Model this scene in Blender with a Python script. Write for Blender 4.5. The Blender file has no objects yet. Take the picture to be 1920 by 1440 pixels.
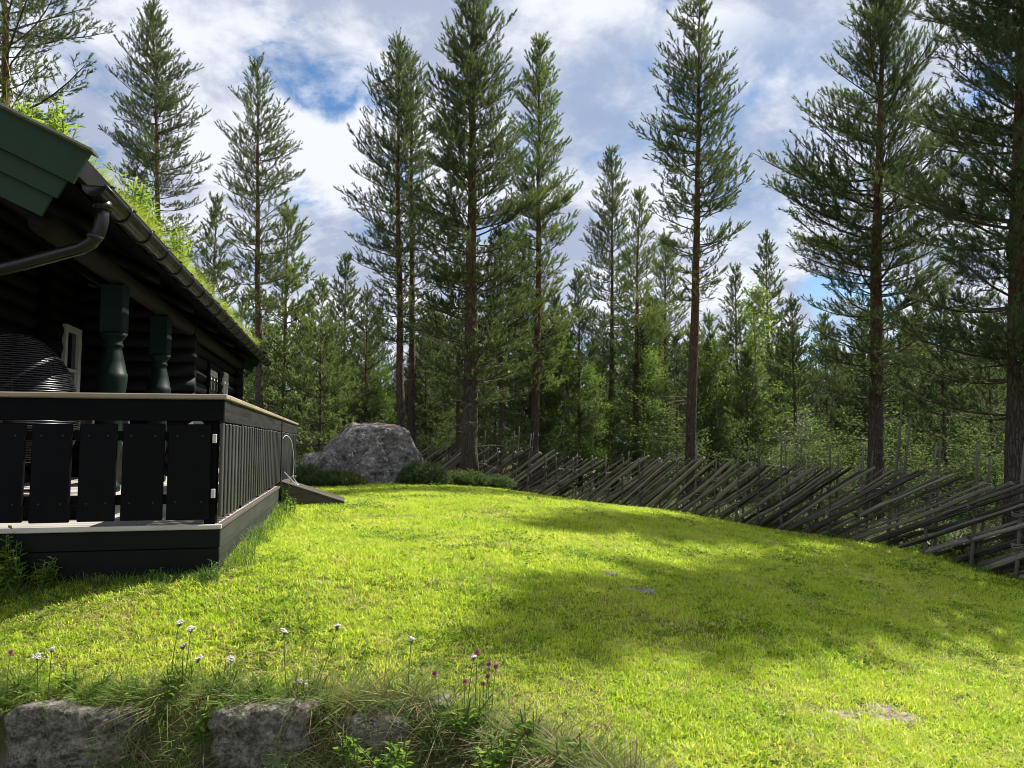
import bpy, bmesh, math, random
import numpy as np
from mathutils import Vector, Matrix, noise

# ------------------------------------------------------------------ camera, sky, sun, exposure
sc = bpy.context.scene
COL = sc.collection
CAM_Z = 0.93                      # camera height above the lawn at the terrace corner
FOC = 1440.0                      # focal length in photo pixels (1920 wide)
PITCH = math.atan(110.0 / FOC)
cam_d = bpy.data.cameras.new('camera')
cam_d.lens = 27.0
cam_d.sensor_width = 36.0
cam_d.clip_start = 0.05
cam_d.clip_end = 5000
cam = bpy.data.objects.new('camera', cam_d)
COL.objects.link(cam)
cam.location = (0, 0, CAM_Z)
cam.rotation_euler = (math.pi / 2 + PITCH, 0, 0)
sc.camera = cam

SUN_AZ = math.radians(50)         # to the right of the view axis, ahead of the camera
SUN_EL = math.radians(47.5)
EXPOSURE = 1.0
sc.view_settings.view_transform = 'Standard'
sc.view_settings.look = 'None'
sc.view_settings.gamma = 1.0
sc.view_settings.use_curve_mapping = False
sc.view_settings.exposure = EXPOSURE
sc.cycles.filter_width = 0.95

def ray(px, py):
    x = (px - 960) / FOC
    y = (720 - py) / FOC
    return np.array([x, math.cos(PITCH) - y * math.sin(PITCH), math.sin(PITCH) + y * math.cos(PITCH)])

def at(px, py, d):
    """point on the line of sight of a photo pixel, d metres ahead"""
    r = ray(px, py)
    return np.array([0, 0, CAM_Z]) + r * d / r[1]

def build_world():
    w = bpy.data.worlds.new('World')
    sc.world = w
    w.use_nodes = True
    nt = w.node_tree
    nt.nodes.clear()
    N, L = nt.nodes, nt.links
    def math_(op, a, b=None, clamp=False):
        n = N.new('ShaderNodeMath'); n.operation = op; n.use_clamp = clamp
        for i, v in enumerate((a, b)):
            if v is None: continue
            if isinstance(v, (int, float)): n.inputs[i].default_value = v
            else: L.new(v, n.inputs[i])
        return n.outputs[0]
    def mapr(v, a, b, c=0.0, d=1.0, smooth=True):
        n = N.new('ShaderNodeMapRange')
        n.interpolation_type = 'SMOOTHSTEP' if smooth else 'LINEAR'
        L.new(v, n.inputs[0])
        for i, q in enumerate((a, b, c, d)): n.inputs[i + 1].default_value = q
        return n.outputs[0]
    def noise_(vec, scale, detail, rough, off=(0, 0, 0), dist=0.0):
        m = N.new('ShaderNodeMapping'); m.inputs['Location'].default_value = off
        L.new(vec, m.inputs[0])
        n = N.new('ShaderNodeTexNoise'); n.inputs['Scale'].default_value = scale
        n.inputs['Detail'].default_value = detail; n.inputs['Roughness'].default_value = rough
        n.inputs['Distortion'].default_value = dist
        L.new(m.outputs[0], n.inputs['Vector'])
        return n.outputs['Fac']
    def mix(f, a, b):
        n = N.new('ShaderNodeMix'); n.data_type = 'RGBA'
        L.new(f, n.inputs[0])
        for s, v in ((n.inputs[6], a), (n.inputs[7], b)):
            if isinstance(v, tuple): s.default_value = (*v, 1)
            else: L.new(v, s)
        return n.outputs[2]
    out = N.new('ShaderNodeOutputWorld'); bg = N.new('ShaderNodeBackground')
    sky = N.new('ShaderNodeTexSky'); sky.sky_type = 'NISHITA'; sky.sun_disc = False
    sky.sun_elevation = SUN_EL; sky.sun_rotation = SUN_AZ
    sky.air_density = 1.0; sky.dust_density = 0.4; sky.ozone_density = 2.5
    hsv = N.new('ShaderNodeHueSaturation'); hsv.inputs['Saturation'].default_value = 1.22
    hsv.inputs['Value'].default_value = 0.80
    L.new(sky.outputs[0], hsv.inputs['Color'])
    tc = N.new('ShaderNodeTexCoord')
    sep = N.new('ShaderNodeSeparateXYZ'); L.new(tc.outputs['Generated'], sep.inputs[0])
    z = math_('MAXIMUM', sep.outputs[2], 0.0)
    inv = math_('DIVIDE', 1.0, math_('ADD', z, 0.38))
    sc_ = N.new('ShaderNodeVectorMath'); sc_.operation = 'SCALE'
    L.new(tc.outputs['Generated'], sc_.inputs[0]); L.new(inv, sc_.inputs['Scale'])
    P = sc_.outputs[0]
    def spot(px, py, r_in, r_out):
        d = ray(px, py); d = d / np.linalg.norm(d)
        n = N.new('ShaderNodeVectorMath'); n.operation = 'DOT_PRODUCT'
        L.new(tc.outputs['Generated'], n.inputs[0]); n.inputs[1].default_value = tuple(d)
        return mapr(n.outputs['Value'], math.cos(math.radians(r_out)), math.cos(math.radians(r_in)))
    big = noise_(P, 1.9, 9, 0.56, (3.1, 1.7, 0.4), 0.35)
    fine = noise_(P, 6.5, 8, 0.6, (7.7, 2.2, 3.0), 0.5)
    dens = math_('ADD', math_('MULTIPLY', big, 0.50), math_('MULTIPLY', fine, 0.50))
    # the two gaps of open sky in the cloud deck, and the thin veil on the other side
    dens = math_('ADD', dens, 0.165)
    dens = math_('SUBTRACT', dens, math_('MULTIPLY', spot(500, 150, 0.2, 3.6), 0.125))
    dens = math_('SUBTRACT', dens, math_('MULTIPLY', spot(615, 185, 0.2, 2.4), 0.10))
    dens = math_('SUBTRACT', dens, math_('MULTIPLY', spot(190, 275, 0.2, 4.5), 0.09))
    dens = math_('SUBTRACT', dens, math_('MULTIPLY', spot(150, 60, 0.2, 6), 0.09))
    dens = math_('SUBTRACT', dens, math_('MULTIPLY', spot(1580, 600, 0.2, 6), 0.12))
    cover = mapr(dens, 0.50, 0.625)
    wisp = mapr(noise_(P, 8.0, 9, 0.62, (2.7, 6.1, 4.0), 0.15), 0.46, 0.70, 0.0, 0.8)
    cover = math_('MAXIMUM', cover, wisp)
    shade = noise_(P, 3.0, 7, 0.55, (1.2, 5.1, 0.0), 0.3)
    puff = noise_(P, 5.2, 9, 0.62, (4.4, 8.3, 1.0), 0.25)
    shade = math_('ADD', math_('MULTIPLY', shade, 0.42), math_('MULTIPLY', puff, 0.58))
    lum = mapr(shade, 0.43, 0.58)
    cloud = mix(lum, (2.8, 3.2, 4.2), (5.7, 5.9, 6.4))
    veil_n = noise_(P, 3.4, 8, 0.6, (9.4, 0.3, 2.0), 0.3)
    veil = math_('MULTIPLY', math_('ADD', spot(1460, 250, 2.0, 9.5), math_('MULTIPLY', spot(1180, 200, 1.0, 6.5), 0.75), True), mapr(veil_n, 0.38, 0.58))
    cloud = mix(veil, cloud, (1.9, 2.7, 4.2))
    col = mix(cover, hsv.outputs[0], cloud)
    L.new(col, bg.inputs[0])
    bg.inputs['Strength'].default_value = 0.082
    L.new(bg.outputs[0], out.inputs[0])
build_world()

sun_d = bpy.data.lights.new('sun', 'SUN')
sun_d.energy = 4.9
sun_d.angle = math.radians(0.6)
sun_d.color = (1.0, 0.95, 0.86)
sun = bpy.data.objects.new('sun', sun_d)
COL.objects.link(sun)
_sd = Vector((math.sin(SUN_AZ) * math.cos(SUN_EL), math.cos(SUN_AZ) * math.cos(SUN_EL), math.sin(SUN_EL)))
sun.rotation_euler = _sd.to_track_quat('Z', 'Y').to_euler()

# ------------------------------------------------------------------ helpers
RNG = np.random.default_rng(11)

def tag(o, label=None, cat=None, group=None, kind=None):
    if label: o['label'] = label
    if cat: o['category'] = cat
    if group: o['group'] = group
    if kind: o['kind'] = kind
    return o

def link(o, parent=None):
    COL.objects.link(o)
    if parent is not None: o.parent = parent
    return o

def empty(name, loc=(0, 0, 0), rz=0.0):
    o = bpy.data.objects.new(name, None)
    o.empty_display_size = 0.2
    o.location = loc
    o.rotation_euler = (0, 0, rz)
    return link(o)

def fast_mesh(name, V, F, mat, smooth=False, attrs=None):
    """V (n,3); F (m,k) all faces with k corners"""
    V = np.asarray(V, dtype=np.float32); F = np.asarray(F, dtype=np.int32)
    me = bpy.data.meshes.new(name)
    m, k = F.shape
    me.vertices.add(len(V)); me.vertices.foreach_set('co', V.ravel())
    me.loops.add(m * k); me.loops.foreach_set('vertex_index', F.ravel())
    me.polygons.add(m)
    me.polygons.foreach_set('loop_start', np.arange(0, m * k, k, dtype=np.int32))
    me.polygons.foreach_set('loop_total', np.full(m, k, dtype=np.int32))
    me.polygons.foreach_set('use_smooth', np.full(m, smooth, dtype=bool))
    if attrs:
        for an, av in attrs.items():
            a = me.attributes.new(an, 'FLOAT', 'POINT')
            a.data.foreach_set('value', np.asarray(av, dtype=np.float32))
    me.update(calc_edges=True)
    if mat: me.materials.append(mat)
    return me

def obj(name, me, parent=None, loc=None):
    o = bpy.data.objects.new(name, me)
    if loc is not None: o.location = loc
    return link(o, parent)

def norm(a):
    return a / np.maximum(np.linalg.norm(a, axis=-1, keepdims=True), 1e-9)

def frames(D):
    up = np.where(np.abs(D[:, 2:3]) > 0.9, np.array([[1.0, 0, 0]]), np.array([[0, 0, 1.0]]))
    e1 = norm(np.cross(D, up)); e2 = np.cross(D, e1)
    return e1, e2

def prisms(A, B, ra, rb, n=3):
    A = np.asarray(A, float); B = np.asarray(B, float)
    ra = np.broadcast_to(np.asarray(ra, float), (len(A),)); rb = np.broadcast_to(np.asarray(rb, float), (len(A),))
    D = norm(B - A); e1, e2 = frames(D)
    t = np.arange(n) * 2 * np.pi / n
    ring = np.cos(t)[None, :, None] * e1[:, None, :] + np.sin(t)[None, :, None] * e2[:, None, :]
    V = np.concatenate([A[:, None] + ring * ra[:, None, None], B[:, None] + ring * rb[:, None, None]], 1).reshape(-1, 3)
    i = np.arange(n); j = (i + 1) % n
    f = np.stack([i, j, j + n, i + n], 1)
    F = (np.arange(len(A)) * 2 * n)[:, None, None] + f[None]
    return V, F.reshape(-1, 4)

def tube(path, radii, n=10, caps=True, wob=0.0, seed=0):
    path = np.asarray(path, float); m = len(path)
    radii = np.broadcast_to(np.asarray(radii, float), (m,))
    T = norm(np.gradient(path, axis=0))
    e1 = np.zeros_like(path)
    ref = np.array([1.0, 0, 0]) if abs(T[0, 0]) < 0.8 else np.array([0, 1.0, 0])
    for i in range(m):
        v = ref - T[i] * (ref @ T[i]); v /= np.linalg.norm(v); e1[i] = v; ref = v
    e2 = np.cross(T, e1)
    t = np.arange(n) * 2 * np.pi / n
    rr = np.ones((m, n))
    if wob:
        g = np.random.default_rng(seed)
        rr += wob * (g.random((1, n)) - .5) * 2 + wob * .6 * (g.random((m, n)) - .5)
    V = path[:, None] + (np.cos(t)[None, :, None] * e1[:, None] + np.sin(t)[None, :, None] * e2[:, None]) * (radii[:, None] * rr)[:, :, None]
    V = V.reshape(-1, 3)
    F = []
    for i in range(m - 1):
        for j in range(n):
            k = (j + 1) % n
            F.append((i * n + j, i * n + k, (i + 1) * n + k, (i + 1) * n + j))
    V = V.tolist()
    if caps:
        F.append(tuple(range(n))[::-1]); F.append(tuple(range((m - 1) * n, m * n)))
    return V, F

def pymesh(name, V, F, mat, smooth=False):
    me = bpy.data.meshes.new(name)
    me.from_pydata([tuple(v) for v in V], [], [tuple(f) for f in F])
    if smooth:
        me.polygons.foreach_set('use_smooth', [True] * len(me.polygons))
    me.update()
    if mat: me.materials.append(mat)
    return me

def tube_obj(name, path, radii, mat, parent=None, n=10, smooth=True, wob=0.0, seed=0, caps=True):
    V, F = tube(path, radii, n, caps, wob, seed)
    me = pymesh(name, V, F, mat, smooth)
    return obj(name, me, parent)

def box_mesh(name, x0, x1, y0, y1, z0, z1, mat, bev=0.004):
    bm = bmesh.new()
    vs = [bm.verts.new((x, y, z)) for x in (x0, x1) for y in (y0, y1) for z in (z0, z1)]
    for f in ((0, 1, 3, 2), (4, 6, 7, 5), (0, 4, 5, 1), (2, 3, 7, 6), (0, 2, 6, 4), (1, 5, 7, 3)):
        bm.faces.new([vs[i] for i in f])
    bmesh.ops.recalc_face_normals(bm, faces=bm.faces[:])
    if bev:
        bmesh.ops.bevel(bm, geom=bm.edges[:], offset=bev, segments=1, affect='EDGES')
    me = bpy.data.meshes.new(name); bm.to_mesh(me); bm.free()
    if mat: me.materials.append(mat)
    return me

def box(name, parent, x0, x1, y0, y1, z0, z1, mat, bev=0.004):
    return obj(name, box_mesh(name, x0, x1, y0, y1, z0, z1, mat, bev), parent)

def prism_xz(name, parent, pts, y0, y1, mat):
    """closed outline in local (x, z) extruded along local y"""
    n = len(pts)
    V = [(x, y0, z) for x, z in pts] + [(x, y1, z) for x, z in pts]
    F = [tuple(range(n)), tuple(range(2 * n - 1, n - 1, -1))]
    for i in range(n):
        j = (i + 1) % n
        F.append((i, i + n, j + n, j))
    me = pymesh(name, V, F, mat)
    bm = bmesh.new(); bm.from_mesh(me); bmesh.ops.recalc_face_normals(bm, faces=bm.faces[:]); bm.to_mesh(me); bm.free()
    return obj(name, me, parent)

# ------------------------------------------------------------------ materials
class M:
    def __init__(self, name):
        self.m = bpy.data.materials.new(name); self.m.use_nodes = True
        self.nt = self.m.node_tree; self.N = self.nt.nodes; self.L = self.nt.links
        self.N.clear()
        self.out = self.N.new('ShaderNodeOutputMaterial')
    def put(self, s, v):
        if isinstance(v, (int, float)): s.default_value = v
        elif isinstance(v, tuple): s.default_value = (*v, 1) if len(s.default_value) == 4 else v
        else: self.L.new(v, s)
    def coord(self, kind='Object', scale=(1, 1, 1)):
        if kind == 'World':
            src = self.N.new('ShaderNodeNewGeometry').outputs['Position']
        else:
            src = self.N.new('ShaderNodeTexCoord').outputs[kind]
        mp = self.N.new('ShaderNodeMapping'); mp.inputs['Scale'].default_value = scale
        self.L.new(src, mp.inputs[0]); return mp.outputs[0]
    def noise(self, vec, scale, detail=5, rough=0.55, dist=0.0):
        n = self.N.new('ShaderNodeTexNoise'); self.L.new(vec, n.inputs['Vector'])
        n.inputs['Scale'].default_value = scale; n.inputs['Detail'].default_value = detail
        n.inputs['Roughness'].default_value = rough; n.inputs['Distortion'].default_value = dist
        return n.outputs['Fac']
    def voronoi(self, vec, scale, feature='F1'):
        n = self.N.new('ShaderNodeTexVoronoi'); self.L.new(vec, n.inputs['Vector'])
        n.feature = feature; n.inputs['Scale'].default_value = scale
        return n.outputs['Distance']
    def ramp(self, v, stops):
        n = self.N.new('ShaderNodeValToRGB'); self.L.new(v, n.inputs[0])
        e = n.color_ramp.elements
        while len(e) < len(stops): e.new(0.5)
        for i, (p, c) in enumerate(stops):
            e[i].position = p; e[i].color = (*c, 1)
        return n.outputs[0]
    def mapr(self, v, a, b, c=0.0, d=1.0):
        n = self.N.new('ShaderNodeMapRange'); self.put(n.inputs[0], v)
        for i, q in enumerate((a, b, c, d)): n.inputs[i + 1].default_value = q
        return n.outputs[0]
    def mix(self, f, a, b, blend='MIX'):
        n = self.N.new('ShaderNodeMix'); n.data_type = 'RGBA'; n.blend_type = blend
        self.put(n.inputs[0], f); self.put(n.inputs[6], a); self.put(n.inputs[7], b)
        return n.outputs[2]
    def math(self, op, a, b=0.0, clamp=False):
        n = self.N.new('ShaderNodeMath'); n.operation = op; n.use_clamp = clamp
        self.put(n.inputs[0], a); self.put(n.inputs[1], b); return n.outputs[0]
    def attr(self, name, kind='GEOMETRY'):
        n = self.N.new('ShaderNodeAttribute'); n.attribute_name = name; n.attribute_type = kind
        return n.outputs['Fac']
    def rnd(self):
        return self.N.new('ShaderNodeObjectInfo').outputs['Random']
    def sepz(self, vec, i=2):
        n = self.N.new('ShaderNodeSeparateXYZ'); self.L.new(vec, n.inputs[0]); return n.outputs[i]
    def bump(self, h, strength=0.4, dist=0.01):
        n = self.N.new('ShaderNodeBump'); self.L.new(h, n.inputs['Height'])
        n.inputs['Strength'].default_value = strength; n.inputs['Distance'].default_value = dist
        return n.outputs[0]
    def principled(self, col, rough=0.6, normal=None, metallic=0.0, spec=0.5):
        b = self.N.new('ShaderNodeBsdfPrincipled')
        self.put(b.inputs['Base Color'], col); self.put(b.inputs['Roughness'], rough)
        self.put(b.inputs['Metallic'], metallic); b.inputs['Specular IOR Level'].default_value = spec
        if normal is not None: self.L.new(normal, b.inputs['Normal'])
        self.L.new(b.outputs[0], self.out.inputs[0]); return self.m
    def leaf(self, col, tcol=None, trans=0.45, gloss=0.06, rough=0.5):
        d = self.N.new('ShaderNodeBsdfDiffuse'); t = self.N.new('ShaderNodeBsdfTranslucent')
        g = self.N.new('ShaderNodeBsdfGlossy'); g.inputs['Roughness'].default_value = rough
        g.inputs['Color'].default_value = (1, 1, 1, 1)
        self.put(d.inputs['Color'], col); self.put(t.inputs['Color'], tcol if tcol is not None else col)
        m1 = self.N.new('ShaderNodeMixShader'); m1.inputs[0].default_value = trans
        self.L.new(d.outputs[0], m1.inputs[1]); self.L.new(t.outputs[0], m1.inputs[2])
        m2 = self.N.new('ShaderNodeMixShader'); m2.inputs[0].default_value = gloss
        self.L.new(m1.outputs[0], m2.inputs[1]); self.L.new(g.outputs[0], m2.inputs[2])
        self.L.new(m2.outputs[0], self.out.inputs[0]); return self.m

def mat_needles(name, a, b, c):
    m = M(name)
    t = m.attr('tint')
    col = m.ramp(t, [(0.0, a), (0.6, b), (1.0, c)])
    w = m.noise(m.coord('World'), 0.7, 3)
    col = m.mix(m.mapr(w, .35, .7, 0, .5), col, tuple(x * .7 for x in b))
    return m.leaf(col, m.mix(0.5, col, c), 0.42, 0.03, 0.45)

NEEDLE = mat_needles('pine_needles', (.033, .060, .023), (.072, .116, .034), (.20, .255, .062))
NEEDLE2 = mat_needles('young_pine_needles', (.065, .118, .036), (.14, .21, .052), (.28, .35, .08))
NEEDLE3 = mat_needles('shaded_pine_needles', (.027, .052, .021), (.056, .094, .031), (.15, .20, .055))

def mat_leaf(name, a, b, c, trans=.5):
    m = M(name)
    col = m.ramp(m.attr('tint'), [(0.0, a), (0.5, b), (1.0, c)])
    return m.leaf(col, m.mix(0.6, col, c), trans, .004, .5)
LEAF_BIRCH = mat_leaf('birch_leaves', (.055, .115, .024), (.12, .21, .034), (.24, .34, .055))
LEAF_SHRUB = mat_leaf('shrub_leaves', (.032, .066, .020), (.070, .122, .030), (.16, .215, .056), .5)
LEAF_PALE = mat_leaf('pale_willow_leaves', (.10, .15, .08), (.18, .23, .13), (.34, .38, .26))
LEAF_WEED = mat_leaf('weed_leaves', (.06, .13, .02), (.13, .24, .03), (.24, .36, .05))
LEAF_ROOF = mat_leaf('roof_weed_leaves', (.14, .25, .03), (.24, .38, .04), (.36, .48, .07), .55)
JUNIPER = mat_leaf('juniper_needles', (.03, .06, .025), (.065, .11, .045), (.14, .19, .08), .3)

def mat_blades(name, stops, scale=0.9, trans=.5):
    m = M(name)
    p = m.coord('World')
    n1 = m.noise(p, scale, 4, .6)
    n2 = m.noise(p, 5.0, 3, .6)
    v = m.math('ADD', m.math('MULTIPLY', n1, .48), m.math('MULTIPLY', n2, .22))
    v = m.math('ADD', v, m.math('MULTIPLY', m.attr('tint'), .38))
    col = m.ramp(v, stops)
    return m.leaf(col, col, trans, .02, .5)
GRASS = mat_blades('lawn_blades', [(.28, (.15, .29, .018)), (.44, (.37, .54, .026)), (.60, (.60, .70, .050)), (.84, (.78, .68, .22))])
GRASS_STRAW = mat_blades('lawn_straw', [(.3, (.22, .19, .07)), (.5, (.42, .35, .15)), (.75, (.62, .53, .30))], 2.0, .35)
GRASS_ROOF = mat_blades('roof_grass_blades', [(.25, (.20, .30, .03)), (.5, (.36, .46, .05)), (.75, (.52, .50, .13))])
GRASS_LONG = mat_blades('long_grass_blades', [(.28, (.05, .13, .014)), (.46, (.12, .24, .024)), (.60, (.22, .29, .045)), (.74, (.34, .32, .12))], 2.0)
GRASS_DRY = mat_blades('dry_grass_blades', [(.3, (.06, .055, .022)), (.5, (.125, .10, .045)), (.75, (.28, .22, .11))], 2.0, .3)
GRASS_DARK = mat_blades('rank_grass_blades', [(.3, (.06, .13, .02)), (.5, (.10, .19, .03)), (.75, (.20, .28, .05))], 2.0)
UNDER = mat_blades('undergrowth_leaves', [(.3, (.035, .07, .02)), (.5, (.07, .115, .03)), (.75, (.15, .17, .05))], 0.5)

def mat_bark():
    m = M('pine_bark')
    p = m.coord('Object'); z = m.sepz(p)
    v = m.voronoi(m.coord('Object', (13, 13, 2.6)), 1.9, 'DISTANCE_TO_EDGE')
    n = m.noise(m.coord('Object', (9, 9, 2.2)), 3.0, 8, .72, .5)
    low = m.ramp(n, [(.3, (.045, .036, .031)), (.55, (.10, .080, .068)), (.8, (.17, .135, .11))])
    up = m.ramp(n, [(.3, (.085, .045, .025)), (.6, (.19, .095, .048)), (.85, (.26, .15, .08))])
    zz = m.math('ADD', z, m.math('MULTIPLY', n, 2.0))
    col = m.mix(m.mapr(zz, 3.2, 7.0), low, up)
    col = m.mix(m.mapr(v, 0.0, .09, .35, 0.0), col, (.025, .020, .018))
    h = m.math('ADD', m.mapr(v, 0, .15), m.math('MULTIPLY', n, .6))
    return m.principled(col, .9, m.bump(h, .9, .03), spec=.2)
BARK = mat_bark()
def mat_twig(name, a, b):
    m = M(name); n = m.noise(m.coord('Object'), 9.0, 4)
    return m.principled(m.ramp(n, [(.3, a), (.7, b)]), .9, spec=.2)
TWIG = mat_twig('pine_twigs', (.045, .034, .026), (.12, .085, .06))
DEADTWIG = mat_twig('dead_twigs', (.09, .075, .062), (.20, .175, .15))
BIRCHBARK = mat_twig('birch_bark', (.09, .08, .07), (.26, .24, .21))

def mat_wood(name, dark, lite, rough=.6, axis=2, spec=.4, per=True, grain=26, bump=.35, pw=.18):
    m = M(name)
    s = [grain, grain, grain]; s[axis] = 1.2
    n = m.noise(m.coord('Object', tuple(s)), 1.0, 6, .65, .4)
    n2 = m.noise(m.coord('Object'), 2.5, 4, .6)
    v = m.math('ADD', m.math('MULTIPLY', n, .6), m.math('MULTIPLY', n2, .3))
    if per: v = m.math('ADD', v, m.math('MULTIPLY', m.math('SUBTRACT', m.rnd(), .5 - .09 / pw), pw))
    col = m.ramp(v, [(.36, dark), (.70, lite)])
    r = m.mapr(n, .3, .7, rough - .08, rough + .12)
    return m.principled(col, r, m.bump(n, bump, .006), spec=spec)
BLACKWOOD = mat_wood('black_stained_board', (.0016, .0018, .0024), (.005, .0055, .0065), .55, spec=.08)
BLACKWOOD_X = mat_wood('black_stained_board_lengthwise', (.0016, .0018, .0024), (.005, .0055, .0065), .55, 0, .08)
BLACKWOOD_Y = mat_wood('black_stained_rail', (.008, .008, .008), (.030, .029, .028), .5, 1, .3)  # lighter copy for the side rails, sunlight on them put into the colour
SIDEWOOD = mat_wood('sunlit_black_slat', (.010, .010, .0105), (.060, .060, .058), .45)  # black stain made lighter: sun on the terrace side is painted in
FASCIA = mat_wood('sunlit_green_black_fascia', (.010, .013, .010), (.045, .049, .041), .65, 1, .25)  # lit copy of the front fascia, sunlight on the side put into its colour
FASCIA_F = mat_wood('dark_green_fascia', (.003, .005, .004), (.008, .011, .009), .6, 0, .12)
CAPWOOD = mat_wood('weathered_handrail_cap', (.16, .13, .095), (.34, .28, .21), .5, 0)
CAPWOOD_Y = mat_wood('weathered_handrail_cap_side', (.16, .13, .095), (.34, .28, .21), .5, 1)
DECKWOOD = mat_wood('grey_deck_plank', (.24, .22, .20), (.50, .47, .43), .6, 0)
LOGWOOD = mat_wood('dark_tarred_log', (.0045, .004, .005), (.014, .012, .013), .6, 1, .15)
LOGWOOD_X = mat_wood('dark_tarred_log_across', (.0045, .004, .005), (.014, .012, .013), .6, 0, .15)
BEAMWOOD = mat_wood('worn_beam_log', (.007, .006, .006), (.030, .026, .025), .65, 1, .15)
RAILWOOD = mat_wood('weathered_fence_rail', (.022, .020, .019), (.24, .215, .19), .85, 0, .15, grain=70, bump=1.0, pw=.36)
POLEWOOD = mat_wood('weathered_fence_pole', (.050, .045, .040), (.16, .145, .13), .8, 2, .2)
RAMPWOOD = mat_wood('old_ramp_board', (.030, .024, .020), (.10, .085, .07), .75, 0, .2)
def mat_paint(name, col, rough=.45, var=.25, spec=.4):
    m = M(name); n = m.noise(m.coord('Object'), 6.0, 5, .6)
    c = m.ramp(n, [(.3, tuple(x * (1 - var) for x in col)), (.7, tuple(x * (1 + var) for x in col))])
    return m.principled(c, m.mapr(n, .3, .7, rough - .08, rough + .1), m.bump(n, .12, .003), spec=spec)
GREEN = mat_paint('dark_green_paint', (.019, .042, .022), .5, .15, .15)
GREENPOST = mat_paint('post_green_paint', (.006, .016, .0115), .55, .3, .12)
WHITE = mat_paint('white_paint', (.66, .64, .58), .5, .12)
BLACKMETAL = mat_paint('black_gutter_metal', (.012, .0115, .011), .28, .25, .4)
BLACKBOARD = mat_paint('black_eave_board', (.006, .0058, .0058), .6, .3, .12)
WICKER = mat_paint('black_wicker', (.016, .016, .018), .28, .3)
STEEL = mat_paint('galvanised_clip', (.45, .45, .44), .35, .15)
WHITEPLASTIC = mat_paint('white_cable_plastic', (.70, .70, .70), .4, .05)
FLASHING = mat_paint('grey_flashing', (.20, .19, .17), .4, .15)
PINK = mat_paint('pink_petals', (.62, .10, .26), .6, .25)
CLOVER = mat_paint('clover_petals', (.42, .07, .22), .7, .35)
YARROW = mat_paint('yarrow_petals', (.62, .58, .57), .8, .2, .1)
CUSHION = mat_paint('grey_cushion_cloth', (.30, .31, .34), .9, .1)
def mat_glass():
    m = M('window_glass'); return m.principled((.015, .018, .022), .05, spec=.8)
GLASS = mat_glass()
def mat_stem():
    m = M('flower_stem'); n = m.noise(m.coord('Object'), 8.0)
    return m.principled(m.ramp(n, [(.3, (.05, .08, .02)), (.7, (.13, .15, .05))]), .7)
STEM = mat_stem()

def mat_rock(name, dark, mid, lite, lichen, rust=None, sc_=1.0, con=0.0):
    m = M(name)
    p = m.coord('Object')
    n = m.noise(p, 3.2 * sc_, 9, .68, .3); n2 = m.noise(p, 14 * sc_, 6, .7); n3 = m.noise(p, 1.6 * sc_, 5, .6)
    v = m.math('ADD', m.math('MULTIPLY', n, .55), m.math('MULTIPLY', n2, .45))
    col = m.ramp(v, [(.38, dark), (.50, mid), (.63, lite)])
    col = m.mix(m.mapr(m.noise(p, 7.5 * sc_, 6, .7, .8), .56, .63), col, lichen)
    if rust:
        g = m.math('ADD', m.mapr(m.sepz(p, 2), .35, .95), m.mapr(m.sepz(p, 0), -.25, .45))
        g = m.math('MULTIPLY', m.mapr(g, 1.45, 1.9, 0.0, .85), m.mapr(n3, .42, .54), True)
        col = m.mix(m.math('MULTIPLY', g, m.mapr(n2, .35, .5)), col, rust)
    h = m.math('ADD', v, m.math('MULTIPLY', m.voronoi(p, 8 * sc_), .4))
    return m.principled(col, .92, m.bump(h, 1.0, .12 / sc_ ** .7), spec=.2)
ROCK = mat_rock('lichen_granite', (.045, .040, .038), (.17, .155, .145), (.42, .39, .35), (.50, .49, .42), (.135, .078, .052))
WALLROCK = mat_rock('rough_wall_stone', (.030, .027, .022), (.15, .137, .112), (.38, .35, .29), (.26, .26, .18), None, 4.5)
PALESTONE = mat_rock('pale_lawn_stone', (.10, .085, .06), (.25, .22, .17), (.42, .38, .30), (.34, .32, .24), None, 5.0)

def mat_ground():
    m = M('lawn_soil')
    p = m.coord('World')
    n = m.noise(p, 1.1, 5, .6); n2 = m.noise(p, 9.0, 5, .65)
    v = m.math('ADD', m.math('MULTIPLY', n, .5), m.math('MULTIPLY', n2, .5))
    lawn = m.ramp(v, [(.34, (.05, .06, .014)), (.50, (.13, .16, .02)), (.64, (.26, .23, .08))])
    wood = m.ramp(v, [(.34, (.022, .026, .012)), (.52, (.06, .065, .028)), (.68, (.12, .10, .055))])
    low = m.ramp(v, [(.34, (.035, .030, .022)), (.55, (.085, .072, .05)), (.7, (.15, .13, .10))])
    bare = m.ramp(n2, [(.32, (.07, .06, .04)), (.52, (.20, .17, .13)), (.7, (.36, .32, .26))])
    col = m.mix(m.attr('wood'), lawn, wood)
    col = m.mix(m.attr('low'), col, low)
    col = m.mix(m.mapr(m.math('ADD', m.attr('bare'), m.math('MULTIPLY', m.math('SUBTRACT', n2, .5), .9)), .35, .6), col, bare)
    return m.principled(col, .95, m.bump(n2, .8, .03), spec=.1)
GROUND = mat_ground()

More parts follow.
